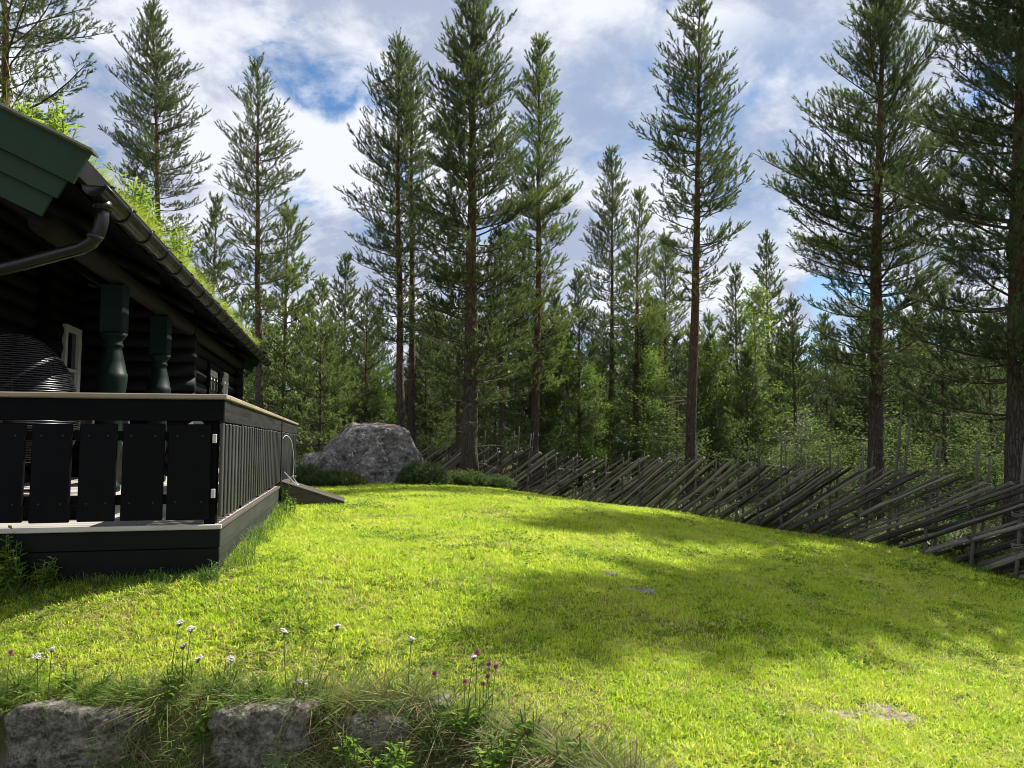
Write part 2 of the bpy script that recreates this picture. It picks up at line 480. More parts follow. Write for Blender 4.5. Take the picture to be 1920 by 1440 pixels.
# ------------------------------------------------------------------ terrain
FENCE_XY = np.array([(7.35, 6.2), (6.95, 8.0), (6.46, 9.9), (6.06, 11.8), (5.25, 14.0), (3.42, 17.6), (2.1, 18.8), (.54, 19.6), (-.85, 20.5), (-2.4, 21.4), (-4.2, 22.2)])
_CP = np.array([
    (-2.1, 5.7, 0), (-2.6, 8, .02), (-3.2, 11, .04), (-2.4, 10.7, .04), (-4.0, 14.4, 0), (-3.4, 17.5, -.04), (-5, 19, -.05), (-6, 24, -.4),
    (.5, 18.3, -.36), (-1.0, 18.8, -.10), (-1.9, 15, .03), (-.5, 12, .0), (-.3, 8, -.08), (1.5, 14.5, -.26), (3.4, 17.2, -.60),
    (6.46, 9.9, -.80), (6.06, 11.8, -.71), (5.25, 14, -.72), (6.95, 8.0, -.84), (7.5, 6, -.88), (.54, 19.6, -.5), (-2.4, 21.5, -.4),
    (-2.6, 3.9, -.34), (-1, 3.9, -.34), (-4.5, 4, -.34), (-4, 5.7, -.02), (-6, 8, .05), (-7, 14, .05),
    (.5, 3.6, -.52), (1.5, 3.2, -.60), (2.2, 4.5, -.62), (3, 3, -.72), (4.3, 6.5, -.72), (2, 7.2, -.40), (3.2, 10, -.52), (4.2, 12, -.60), (.2, 5.5, -.26), (5, 4, -.85),
    (0, 0, -.66), (3, 0, -.8), (-4, 0, -.62), (9, 12, -1.0), (9, 16, -1.1), (5, 21, -1.1), (0, 25, -1.0), (10, 24, -1.5), (-10, 26, -.8), (-9, 3, -.2), (10, 5, -1.2), (0, 30, -1.3), (-12, 12, .1), (14, 14, -1.5)], float)
def _tps_fit(P, z, lam=.02):
    d = np.linalg.norm(P[:, None] - P[None], axis=-1)
    K = np.where(d > 0, d * d * np.log(np.maximum(d, 1e-9)), 0) + lam * np.eye(len(P))
    Q = np.hstack([np.ones((len(P), 1)), P])
    A = np.block([[K, Q], [Q.T, np.zeros((3, 3))]])
    return np.linalg.solve(A, np.concatenate([z, np.zeros(3)]))
_CW = _tps_fit(_CP[:, :2], _CP[:, 2])
EDGE = np.array([(-60, 3.87), (-4.0, 3.87), (-.56, 3.86), (-.05, 3.76), (.34, 3.52), (.62, 3.05), (.80, 2.4), (.85, 1.6), (.85, -60)])
LOW_Z = -.69
def smooth01(t):
    t = np.clip(t, 0, 1); return t * t * (3 - 2 * t)
def edge_dist(x, y):
    """signed distance to the top of the stone edging; positive on the lawn"""
    P = np.stack([x, y], -1); best = np.full(x.shape, 1e9); sgn = np.ones(x.shape)
    for a, b in zip(EDGE[:-1], EDGE[1:]):
        ab = b - a; t = np.clip(((P - a) @ ab) / (ab @ ab), 0, 1)
        q = P - (a + t[..., None] * ab); d = np.linalg.norm(q, axis=-1)
        s = np.sign(ab[0] * q[..., 1] - ab[1] * q[..., 0])
        m = d < best; best = np.where(m, d, best); sgn = np.where(m, s, sgn)
    return best * sgn
def height(x, y):
    x = np.asarray(x, float); y = np.asarray(y, float)
    shp = np.broadcast(x, y).shape
    x = np.broadcast_to(x, shp).ravel(); y = np.broadcast_to(y, shp).ravel()
    cx = np.clip(x, -14, 15); cy = np.clip(y, -1, 31)
    out = np.zeros(len(x))
    for i in range(0, len(x), 20000):
        q = np.stack([cx[i:i + 20000], cy[i:i + 20000]], -1)
        d = np.linalg.norm(q[:, None] - _CP[None, :, :2], axis=-1)
        K = np.where(d > 0, d * d * np.log(np.maximum(d, 1e-9)), 0)
        out[i:i + 20000] = K @ _CW[:-3] + _CW[-3] + q @ _CW[-2:]
    out = np.clip(out, -1.9, .25)
    ed = edge_dist(x, y)
    k = smooth01((ed + .20) / .22)
    out = out * k + LOW_Z * (1 - k)
    far = np.maximum(y - 31, 0)
    out -= 1.2 * smooth01(far / 40)
    out += .02 * np.sin(x * 1.7 + .6 * y) * np.sin(y * 1.3 + .4) * smooth01((y - 4) / 3)
    return out.reshape(shp)
def hz(x, y):
    return float(height(np.array([x]), np.array([y]))[0])

def fence_side(x, y):
    """positive on the forest side of the fence line"""
    P = np.stack([x, y], -1); best = np.full(x.shape, 1e9); sgn = np.ones(x.shape)
    pl = np.vstack([[(8.6, -40)], FENCE_XY, [(-30, 24)]])
    for a, b in zip(pl[:-1], pl[1:]):
        ab = b - a; t = np.clip(((P - a) @ ab) / (ab @ ab), 0, 1)
        q = P - (a + t[..., None] * ab); d = np.linalg.norm(q, axis=-1)
        s = -np.sign(ab[0] * q[..., 1] - ab[1] * q[..., 0])
        m = d < best; best = np.where(m, d, best); sgn = np.where(m, s, sgn)
    return best * sgn

BARE = [(at(1672, 1332, 4.5), .20, .10), (at(1190, 1122, 6.6), .16, .05), (at(1140, 1098, 7.0), .12, .04), (at(1585, 1345, 4.4), .14, .05), (at(600, 1112, 5.6), .10, .03), (at(690, 1112, 5.6), .06, .03), (at(880, 1118, 6.2), .08, .03), (at(1345, 1210, 5.6), .07, .03)]
def bare_mask(x, y):
    b = np.zeros(x.shape)
    for p, rx, ry in BARE:
        b = np.maximum(b, np.exp(-(((x - p[0]) / rx) ** 2 + ((y - p[1]) / (ry * 2.2)) ** 2)))
    return b

def build_ground():
    xs = np.concatenate([[-900, -400, -200, -110, -70, -45, -30, -22, -17, -14], np.arange(-12, 13, .13), [14, 16, 19, 24, 32, 45, 70, 110, 200, 400, 900]])
    ys = np.concatenate([[-60, -30, -15, -8, -4, -2, 0, 1, 1.6], np.arange(2, 5, .07), np.arange(5, 25, .14), [25.5, 26.5, 28, 30, 33, 37, 42, 50, 60, 75, 95, 130, 200, 320, 520, 900, 1500]])
    X, Y = np.meshgrid(xs, ys)
    Z = height(X, Y)
    V = np.stack([X.ravel(), Y.ravel(), Z.ravel()], 1)
    nx, ny = len(xs), len(ys)
    i, j = np.meshgrid(np.arange(nx - 1), np.arange(ny - 1)); a = (j * nx + i).ravel()
    F = np.stack([a, a + 1, a + 1 + nx, a + nx], 1)
    x, y = V[:, 0], V[:, 1]
    wood = smooth01((fence_side(x, y) + .1) / .5)
    low = 1 - smooth01((edge_dist(x, y) + .1) / .12)
    me = fast_mesh('ground', V, F, GROUND, True, {'wood': wood, 'low': low, 'bare': bare_mask(x, y)})
    o = obj('ground', me); tag(o, 'sloping lawn ground running into the forest floor', 'ground', kind='structure')
build_ground()

def mat_hill():
    m = M('haze_tinted_hill'); p = m.coord('World')
    n = m.noise(p, .09, 8, .7); n2 = m.noise(p, .5, 6, .7)
    v = m.math('ADD', m.math('MULTIPLY', n, .5), m.math('MULTIPLY', n2, .5))
    return m.principled(m.ramp(v, [(.38, (.022, .040, .038)), (.62, (.060, .092, .075))]), .95, m.bump(v, 1, 3.0), spec=.1)  # blue of distant haze mixed into the forest colour
def build_hills():
    HM = mat_hill()
    for k, (y0, depth, hmax, seed) in enumerate(((210, 120, 25, 3.3), (520, 400, 72, 8.1))):
        nx, ny = 160, 26
        xs = np.linspace(-1.1 * y0 - 60, 1.1 * y0 + 60, nx); t = np.linspace(0, 1, ny)
        V = []
        for b in t:
            for x in xs:
                ridge = hmax * (.72 + .45 * noise.fractal(Vector((x / (y0 * .45), seed, 0)), 1, 2, 4))
                z = -3.5 + ridge * math.sin(b * math.pi / 2) ** .8 + (1.8 if k == 0 else 3.5) * noise.noise(Vector((x / 4.0, b * 9, seed))) * b
                V.append((x, y0 + depth * b, z))
        i, j = np.meshgrid(np.arange(nx - 1), np.arange(ny - 1)); a = (j * nx + i).ravel()
        o = obj('hill', fast_mesh('hill', np.array(V), np.stack([a, a + 1, a + 1 + nx, a + nx], 1), HM, True))
        tag(o, ('low' if k == 0 else 'far') + ' forested ridge showing between the tree trunks', 'hill', kind='structure')
build_hills()

# ------------------------------------------------------------------ log cabin and terrace (shared local frame)
TH = math.atan(310 / FOC / math.cos(PITCH))
CORNER = np.array([-2.13, 5.684, 0.0])
RX = np.array([math.cos(TH), math.sin(TH), 0]); UY = np.array([-math.sin(TH), math.cos(TH), 0])
def to_local(P):
    q = np.asarray(P) - CORNER
    return np.array([q @ RX, q @ UY, q[2]])
def to_world(x, y, z):
    return CORNER + RX * x + UY * y + np.array([0, 0, z])

def build_terrace():
    T = empty('terrace', tuple(CORNER), TH)
    tag(T, 'black timber terrace with slatted railing along the log cabin', 'terrace')
    DZ = .335; LEN = 8.6; WID = -4.6
    # floor planks, parallel with the front
    pm = box_mesh('deck_plank', WID, -.03, 0, .138, DZ - .028, DZ, DECKWOOD, .004)
    y = -.02; k = 0
    while y < LEN - .1:
        o = obj('deck_plank', pm, T); o.location = (0, y, RNG.uniform(-.0015, .0015)); y += .144; k += 1
    for i in range(6):
        box('joist', T, WID + .1, -.1, .35 + i * 1.55, .40 + i * 1.55, .10, DZ - .03, BLACKWOOD_X, 0)
    # front and side fascia boards
    box('fascia_board', T, WID, .0, -.045, -.02, .172, DZ - .032, FASCIA_F)
    box('fascia_board', T, WID, -.003, -.042, -.018, -.06, .168, FASCIA_F)
    box('edge_board', T, WID, .012, -.062, -.024, DZ - .030, DZ + .004, DECKWOOD, .005)
    for z0, z1, dx in ((.172, DZ - .032, 0.0), (-.14, .168, -.003)):
        box('fascia_board', T, -.026 + dx, dx, -.017, LEN, z0, z1, FASCIA)
    box('edge_board', T, -.028, .014, -.022, LEN, DZ - .030, DZ + .003, RAMPWOOD, .005)
    # railing: posts, fascia rails, cap
    for i in range(7):
        yy = .03 + i * 1.40
        box('railing_post', T, -.125, -.045, yy, yy + .085, DZ, 1.22, BLACKWOOD)
    for xx in (-1.6, -3.2):
        box('railing_post', T, xx, xx + .085, .055, .135, DZ, 1.22, BLACKWOOD)
    box('top_fascia', T, WID, .004, -.030, -.004, 1.088, 1.245, BLACKWOOD_X)
    box('top_fascia', T, -.024, .006, -.003, 5.12, 1.085, 1.243, BLACKWOOD_Y)
    box('top_fascia', T, -.024, .006, 5.30, LEN, 1.085, 1.243, BLACKWOOD_Y)
    box('handrail_cap', T, WID, .026, -.065, .105, 1.248, 1.284, CAPWOOD, .006)
    box('handrail_cap', T, -.13, .030, .107, 5.14, 1.248, 1.284, CAPWOOD_Y, .006)
    box('handrail_cap', T, -.13, .030, 5.28, LEN + .03, 1.248, 1.284, CAPWOOD_Y, .006)
    for z in (.52, .98):
        box('rail', T, WID, -.13, .008, .046, z - .035, z + .035, BLACKWOOD_X)
        box('rail', T, -.055, -.028, .06, LEN - .02, z - .035, z + .035, BLACKWOOD_Y)
    # wide front slats (measured one by one)
    sl = [(-.374, -.081), (-.683, -.403), (-.963, -.718), (-1.268, -1.011), (-1.59, -1.312), (-1.90, -1.63), (-2.2, -1.93), (-2.5, -2.24), (-2.8, -2.54), (-3.1, -2.84)]
    for x0, x1 in sl:
        o = box('front_slat', T, x0, x1, -.020, .006, .372, 1.066, BLACKWOOD, .006)
        o.rotation_euler = (0, RNG.uniform(-.004, .004), 0)
        for zz in (.50, .98):
            for xx in (x0 + .06, x1 - .06):
                me = tube([(xx, -.0235, zz), (xx, -.019, zz)], .007, 8)
                obj('screw', pymesh('screw', *me, BLACKMETAL), T)
    # narrow upright side slats, board on board
    y = .012; k = 0
    sm = box_mesh('side_slat', -.001, .021, 0, .078, 0, .690, SIDEWOOD, .004)
    while y < LEN - .12:
        if not (5.13 < y + .08 < 5.29):
            o = obj('side_slat', sm, T)
            o.location = (-.026 + (.010 if k % 2 else 0), y, .385 + RNG.uniform(-.006, .006)); o.rotation_euler = (0, 0, RNG.uniform(-.012, .012))
        y += .094; k += 1
    box('gate_post', T, -.10, .010, 5.155, 5.265, .30, 1.31, BLACKWOOD)
    # metal clips at the corner
    for z in (.56, .96):
        box('corner_clip', T, -.072, -.044, -.032, -.010, z - .033, z + .033, STEEL, .003)
    # the raised veranda floor along the wall
    sp = box_mesh('veranda_plank', -4.55, -.98, 0, .138, .47, .50, DECKWOOD, .004)
    y = .62
    while y < 8.4:
        o = obj('veranda_plank', sp, T); o.location = (0, y, RNG.uniform(-.001, .001)); y += .144
    box('step_riser', T, -1.02, -.985, .62, 8.5, DZ + .002, .468, BLACKWOOD_Y)
    box('step_riser', T, -4.55, -1.03, .63, .66, DZ + .002, .468, BLACKWOOD_X)
build_terrace()

def log_between(name, parent, x0, y0, x1, y1, z, r, mat, seed=0):
    n = 7; t = np.linspace(0, 1, n); g = np.random.default_rng(seed)
    P = np.stack([x0 + (x1 - x0) * t, y0 + (y1 - y0) * t, np.full(n, z)], 1) + (g.random((n, 3)) - .5) * .012
    return tube_obj(name, P, r * (1 + (g.random(n) - .5) * .08), mat, parent, 12, True, .05, seed)

def lathe_post(parent, x, y):
    """turned veranda post: square head, necking, belly and tapering shaft"""
    p = box('post_head', parent, x - .098, x + .098, y - .098, y + .098, 1.90, 2.34, GREENPOST, .012)
    prof = [(.90, .115), (1.0, .112), (1.15, .110), (1.30, .118), (1.42, .140), (1.50, .148), (1.54, .146), (1.545, .138), (1.66, .112), (1.74, .090), (1.775, .080), (1.785, .095), (1.80, .098), (1.815, .085), (1.84, .090), (1.87, .118), (1.899, .135)]
    prof = [(.505, .115), (.52, .120), (.56, .120), (.575, .098), (.62, .092), (.75, .088)] + prof
    V, F = [], []
    n = 20
    for i, (z, r) in enumerate(prof):
        for k in range(n):
            a = 2 * math.pi * (k + .5) / n
            V.append((x + .86 * r * math.cos(a), y + .86 * r * math.sin(a), z))
    for i in range(len(prof) - 1):
        for k in range(n):
            F.append((i * n + k, i * n + (k + 1) % n, (i + 1) * n + (k + 1) % n, (i + 1) * n + k))
    F.append(tuple(range(n))[::-1]); F.append(tuple(range((len(prof) - 1) * n, len(prof) * n)))
    me = pymesh('veranda_post', V, F, GREENPOST, True)
    o = obj('veranda_post', me, parent)
    p.parent = o
    return o

ROOF_S = math.tan(math.radians(25))
def roof_z(x):                      # upper surface of the turf roof deck
    return 2.665 + (-.76 - x) * ROOF_S

def build_cabin():
    H = empty('log_cabin', tuple(CORNER), TH)
    tag(H, 'dark log cabin with grass roof, green barge boards and veranda posts', 'cabin')
    Y0, Y1 = -1.02, 9.75
    # roof: two slopes with boarding, turf bed, eave boards
    XR = -3.9
    zr = roof_z(XR)
    R = prism_xz('roof', H, [(-.76, 2.665), (XR, zr), (2 * XR + .76, 2.665), (2 * XR + .76, 2.56), (XR, zr - .11), (-.76, 2.56)], Y0 + .05, Y1, BLACKBOARD)
    bedm = M('turf_bed'); nn = bedm.noise(bedm.coord('Object'), 7, 6, .65)
    TB = bedm.principled(bedm.ramp(nn, [(.35, (.05, .05, .02)), (.55, (.11, .13, .03)), (.7, (.24, .21, .09))]), .95, bedm.bump(nn, .8, .03), spec=.1)
    # lumpy turf layer on the near slope
    nx, ny = 30, 130; V = []
    for j in range(ny):
        for i in range(nx):
            x = -.80 + (XR + .8) * i / (nx - 1); y = Y0 + .08 + (Y1 - Y0 - .1) * j / (ny - 1)
            z = roof_z(x) + .035 + .05 * noise.noise(Vector((x * 2.2, y * 2.2, 0))) + .02 * noise.noise(Vector((x * 7, y * 7, 3)))
            if i == 0: z = roof_z(x) + .004
            V.append((x, y, z))
    i, j = np.meshgrid(np.arange(nx - 1), np.arange(ny - 1)); a = (j * nx + i).ravel()
    obj('turf', fast_mesh('turf', np.array(V), np.stack([a, a + nx, a + 1 + nx, a + 1], 1), TB, True), R)
    box('eave_board', R, -.765, -.725, Y0 + .03, Y1 - .02, 2.535, 2.70, BLACKBOARD, .006)
    # soffit boards under the overhang
    for k in range(9):
        xa = -.80 - k * .19; xb = xa - .185
        prism_xz('soffit_board', R, [(xa, roof_z(xa) - .125), (xb, roof_z(xb) - .125), (xb, roof_z(xb) - .150), (xa, roof_z(xa) - .150)], Y0 + .07, Y1 - .03, BLACKWOOD_X)
    # barge boards at both gable ends
    sl = np.array([math.cos(math.radians(25)), -math.sin(math.radians(25))]); pp = np.array([sl[1], -sl[0]])
    top = np.array([-.661, 2.690])
    for end, yy in ((0, Y0), (1, Y1)):
        prev = 0.0
        for k, (w1, back, dy) in enumerate(((.218, 0.0, 0.0), (.340, .049, .028), (.475, .086, .056))):
            a = top + pp * (prev - (.012 if k else 0)) - sl * back
            b = top + pp * w1 - sl * back
            L = 4.2
            y0 = yy + dy if end == 0 else yy - dy
            o = prism_xz('barge_board', R, [tuple(a), tuple(b), tuple(b - sl * L), tuple(a - sl * L)], y0, y0 + (.026 if end == 0 else -.026), GREEN)
            prev = w1
        a = top - pp * .006 + sl * .012
        y0, y1 = (yy - .035, yy + .10) if end == 0 else (yy - .10, yy + .035)
        prism_xz('flashing', R, [tuple(a), tuple(a - pp * .013), tuple(a - pp * .013 - sl * 4.2), tuple(a - sl * 4.2)], y0, y1, FLASHING)
    # gutter: half round, open on top, with brackets
    gx, gz, gr = -.655, 2.505, .068
    V, F = [], []; n = 12; m = 40
    ys = np.linspace(Y0 + .06, Y1 + .05, m)
    for y in ys:
        for rr in (gr, gr - .006):
            for k in range(n + 1):
                a = math.pi + math.pi * k / n
                V.append((gx + rr * math.cos(a), y, gz + rr * math.sin(a)))
    W = 2 * (n + 1)
    for j in range(m - 1):
        for k in range(n):
            F.append((j * W + k, j * W + k + 1, (j + 1) * W + k + 1, (j + 1) * W + k))
            q = n + 1
            F.append((j * W + q + k + 1, j * W + q + k, (j + 1) * W + q + k, (j + 1) * W + q + k + 1))
        F.append((j * W + n, j * W + 2 * n + 1, (j + 1) * W + 2 * n + 1, (j + 1) * W + n))
        F.append((j * W, (j + 1) * W, (j + 1) * W + n + 1, j * W + n + 1))
    for j in (0, m - 1):
        F.append(tuple(j * W + k for k in range(n + 1)))
    G = obj('gutter', pymesh('gutter', V, F, BLACKMETAL, True), H)
    bead = tube([(gx + gr, y, gz) for y in ys], .010, 8); obj('gutter_bead', pymesh('gutter_bead', *bead, BLACKMETAL, True), G)
    pth = [(gx - gr - .012, 0, gz + .10), (gx - gr - .012, 0, gz + .01)] + [(gx + (gr + .006) * math.cos(math.pi + math.pi * k / 8), 0, gz + (gr + .006) * math.sin(math.pi + math.pi * k / 8)) for k in range(9)] + [(gx + gr + .006, 0, gz + .02), (gx + gr - .012, 0, gz + .03)]
    bme = pymesh('gutter_bracket', *tube(pth, .0095, 6), BLACKMETAL, True)
    hook = pymesh('bracket_hook', *tube([(gx - gr - .012, 0, gz + .09), (gx - gr - .006, 0, gz + .14), (gx - gr + .012, 0, gz + .175), (gx - gr + .03, 0, gz + .165)], .008, 6), BLACKMETAL, True)
    y = Y0 + .62
    while y < Y1:
        b = obj('gutter_bracket', bme, G); b.location = (0, y, 0)
        h = obj('bracket_hook', hook, b); y += .56
    # down pipe
    P = [(gx, -.78, gz - .03), (gx, -.78, gz - .17), (gx - .015, -.775, gz - .24), (gx - .06, -.76, gz - .31), (gx - .13, -.74, gz - .345), (gx - .5, -.60, gz - .43), (gx - 1.0, -.42, gz - .53), (gx - 1.75, -.1, gz - .72), (gx - 1.80, -.08, gz - .80), (gx - 1.80, -.08, .6)]
    DP = tube_obj('downpipe', P, .043, BLACKMETAL, H, 14)
    tube_obj('pipe_collar', [(gx, -.78, gz - .10), (gx, -.78, gz - .05)], .058, BLACKMETAL, DP, 14)
    tube_obj('pipe_collar', [(gx - .03, -.77, gz - .255), (gx - .045, -.765, gz - .285)], .049, BLACKMETAL, DP, 14)
    # beam logs under the roof
    log_between('beam_log', H, -1.16, -.30, -1.16, 9.5, 2.425, .088, BEAMWOOD, 3)
    log_between('purlin_log', H, -2.5, -.75, -2.5, 9.5, roof_z(-2.5) - .26, .10, LOGWOOD, 4)
    log_between('purlin_log', H, -1.85, -.8, -1.85, 9.5, roof_z(-1.85) - .24, .07, LOGWOOD, 5)
    for k in range(6):
        y = .3 + k * 1.75
        o = log_between('rafter_log', H, -.95, 0, -3.8, 0, 0, .055, LOGWOOD_X, 20 + k)
        me = o.data
        for v in me.vertices: v.co.z += roof_z(v.co.x) - .21; v.co.y += y
    for y in (1.40, 3.15):
        lathe_post(H, -1.16, y)
    # log walls: the main body, the set-back veranda wall, the cross wall
    def wall(x, y0, y1, z0, z1, seed, skip=None):
        z = z0 + .095; k = 0
        while z < z1:
            segs = [(y0, y1)]
            if skip:
                for (a, b, c, d) in skip:
                    if c < z < d:
                        segs = [s for q in segs for s in ((q[0], a), (b, q[1])) if s[1] - s[0] > .05]
            for s in segs:
                log_between('wall_log', H, x, s[0], x, s[1], z, .104, LOGWOOD, seed + k)
            z += .19; k += 1
    wall(-1.30, 4.75, 9.62, .30, 2.50, 40, [(6.45, 7.40, .45, 2.12), (8.0, 8.35, 1.5, 2.15)])
    wall(-2.55, .35, 4.85, .45, 3.2, 80, [(4.10, 4.62, 1.45, 2.35)])
    z = .545; k = 0
    while z < 3.0:
        x1 = -1.08 if z < 2.5 else max(-3.9, -.76 - (z + .25 - 2.665) / ROOF_S)
        log_between('cross_log', H, -2.75, 4.78, x1, 4.78, z, .104, LOGWOOD_X, 120 + k); z += .19; k += 1
    z = .40; k = 0
    while z < 2.5:
        log_between('cross_log', H, -7.0, 9.55, -1.08, 9.55, z, .104, LOGWOOD_X, 150 + k); z += .19; k += 1
    box('corner_board', H, -2.46, -2.40, 3.28, 3.44, .5, 2.95, BLACKWOOD)
    box('wall_core', H, -2.60, -2.54, .4, 4.7, .4, 3.0, BLACKBOARD, 0)
    box('wall_core', H, -1.34, -1.30, 4.8, 9.5, .3, 2.45, BLACKBOARD, 0)
    # veranda window
    w = box('window', H, -2.475, -2.465, 4.10, 4.62, 1.45, 2.35, GLASS, 0)
    for (y0, y1, z0, z1) in ((4.08, 4.15, 1.45, 2.36), (4.56, 4.64, 1.45, 2.36), (4.15, 4.56, 2.29, 2.36), (4.15, 4.56, 1.42, 1.49), (4.15, 4.56, 1.80, 1.835)):
        box('window_frame', w, -2.47, -2.42, y0, y1, z0, z1, WHITE)
    # pale door with upright panes, and a small window beyond it
    d = box('door', H, -1.235, -1.20, 6.48, 7.37, .48, 2.08, WHITE)
    for k in range(3):
        box('door_pane', d, -1.202, -1.196, 6.56 + k * .27, 6.75 + k * .27, 1.25, 1.98, GLASS, 0)
    for (y0, y1, z0, z1) in ((6.40, 6.475, .46, 2.16), (7.375, 7.45, .46, 2.16), (6.475, 7.375, 2.085, 2.16)):
        box('door_frame', d, -1.24, -1.165, y0, y1, z0, z1, BLACKWOOD)
    tube_obj('door_handle', [(-1.2, 7.28, 1.25), (-1.15, 7.28, 1.25), (-1.15, 7.18, 1.25)], .01, STEEL, d, 8)
    w = box('window', H, -1.225, -1.215, 8.03, 8.32, 1.55, 2.10, GLASS, 0)
    for (y0, y1, z0, z1) in ((7.98, 8.03, 1.5, 2.15), (8.32, 8.37, 1.5, 2.15), (8.03, 8.32, 2.10, 2.15), (8.03, 8.32, 1.5, 1.55)):
        box('window_frame', w, -1.225, -1.175, y0, y1, z0, z1, WHITE)
    box('corner_board', H, -1.19, -1.16, 9.45, 9.63, .3, 2.45, BLACKWOOD)
    return H
CABIN = build_cabin()

# ------------------------------------------------------------------ blades of grass
def blades(base, direc, length, width, bend, tint, flat=None):
    """curved strips of two segments and a tip: base (n,3), direc = horizontal lean direction angle"""
    n = len(base)
    side = np.stack([-np.sin(direc), np.cos(direc), np.zeros(n)], 1)
    lean = np.stack([np.cos(direc), np.sin(direc), np.zeros(n)], 1)
    if flat is not None: side = norm(side + flat[:, None] * lean)
    up = np.array([0, 0, 1.0])
    pts = []
    for t, wf in ((0, 1.0), (.4, .9), (.75, .6), (1.0, 0.0)):
        c = base + up * (length * (t - bend * .45 * t * t))[:, None] + lean * (length * bend * t * t)[:, None]
        pts.append((c, wf))
    V = []
    for c, wf in pts[:3]:
        V += [c - side * (width * wf / 2)[:, None], c + side * (width * wf / 2)[:, None]]
    V.append(pts[3][0])
    V = np.stack(V, 1).reshape(-1, 3)
    o = (np.arange(n) * 7)[:, None]
    F = np.concatenate([o + np.array([q]) for q in ((0, 1, 3), (0, 3, 2), (2, 3, 5), (2, 5, 4), (4, 5, 6))], 1).reshape(-1, 3)
    return V, F, np.repeat(tint, 7)

def leaves(base, direc, size, aspect, tint, g, droop=.3):
    """folded oval leaves of four triangles"""
    n = len(base)
    D = norm(direc); e1, e2 = frames(D)
    a = g.uniform(-.6, .6, n)[:, None]
    side = norm(e1 * np.cos(a) + e2 * np.sin(a)); nor = np.cross(side, D)
    L = size[:, None]; Wd = (size * aspect)[:, None]
    p0 = base; p1 = base + D * L * .5 + side * Wd * .5 + nor * L * .06; p2 = base + D * L - nor * L * droop * .25; p3 = base + D * L * .5 - side * Wd * .5 + nor * L * .06; pm = base + D * L * .52
    V = np.stack([p0, p1, p2, p3, pm], 1).reshape(-1, 3)
    o = (np.arange(n) * 5)[:, None]
    F = np.concatenate([o + np.array([q]) for q in ((0, 1, 4), (1, 2, 4), (2, 3, 4), (3, 0, 4))], 1).reshape(-1, 3)
    return V, F, np.repeat(tint, 5)

def gn_scatter(name, pts, rot, scl, idx, sources, label, cat, kind='stuff'):
    """one object: instances of a few tuft meshes on given points"""
    me = bpy.data.meshes.new(name)
    me.vertices.add(len(pts)); me.vertices.foreach_set('co', np.asarray(pts, np.float32).ravel())
    a = me.attributes.new('rot', 'FLOAT_VECTOR', 'POINT'); a.data.foreach_set('vector', np.asarray(rot, np.float32).ravel())
    a = me.attributes.new('scl', 'FLOAT', 'POINT'); a.data.foreach_set('value', np.asarray(scl, np.float32))
    a = me.attributes.new('idx', 'INT', 'POINT'); a.data.foreach_set('value', np.asarray(idx, np.int32))
    me.update()
    o = obj(name, me)
    g = bpy.data.node_groups.new(name, 'GeometryNodeTree')
    g.interface.new_socket('Geometry', in_out='INPUT', socket_type='NodeSocketGeometry')
    g.interface.new_socket('Geometry', in_out='OUTPUT', socket_type='NodeSocketGeometry')
    gi = g.nodes.new('NodeGroupInput'); go = g.nodes.new('NodeGroupOutput')
    ci = g.nodes.new('GeometryNodeCollectionInfo'); ci.inputs['Collection'].default_value = sources
    ci.inputs['Separate Children'].default_value = True; ci.inputs['Reset Children'].default_value = True
    ip = g.nodes.new('GeometryNodeInstanceOnPoints'); ip.inputs['Pick Instance'].default_value = True
    def na(n, t):
        q = g.nodes.new('GeometryNodeInputNamedAttribute'); q.data_type = t; q.inputs[0].default_value = n
        return q.outputs[0]
    g.links.new(gi.outputs[0], ip.inputs['Points']); g.links.new(ci.outputs[0], ip.inputs['Instance'])
    g.links.new(na('idx', 'INT'), ip.inputs['Instance Index'])
    g.links.new(na('rot', 'FLOAT_VECTOR'), ip.inputs['Rotation'])
    g.links.new(na('scl', 'FLOAT'), ip.inputs['Scale'])
    g.links.new(ip.outputs[0], go.inputs[0])
    md = o.modifiers.new('scatter', 'NODES'); md.node_group = g
    return tag(o, label, cat, kind=kind)

def source_collection(name, meshes):
    c = bpy.data.collections.new(name)
    for i, me in enumerate(meshes):
        c.objects.link(bpy.data.objects.new('%s_%02d' % (name, i), me))
    return c

def tuft_mesh(seed, n, rad, l0, l1, w, bend0, bend1, mat):
    g = np.random.default_rng(seed)
    a = g.random(n) * 2 * np.pi; r = np.sqrt(g.random(n)) * rad
    base = np.stack([np.cos(a) * r, np.sin(a) * r, np.full(n, -.006)], 1)
    V, F, t = blades(base, a + g.normal(0, .9, n), g.uniform(l0, l1, n), w * g.uniform(.7, 1.3, n), g.uniform(bend0, bend1, n), g.random(n), g.normal(0, .5, n))
    return fast_mesh('tuft', V, F, mat, False, {'tint': t})

def terrace_mask(x, y):
    lx = (x - CORNER[0]) * RX[0] + (y - CORNER[1]) * RX[1]; ly = (x - CORNER[0]) * UY[0] + (y - CORNER[1]) * UY[1]
    return (lx < .02) & (ly > -.05) & (ly < 9.9)

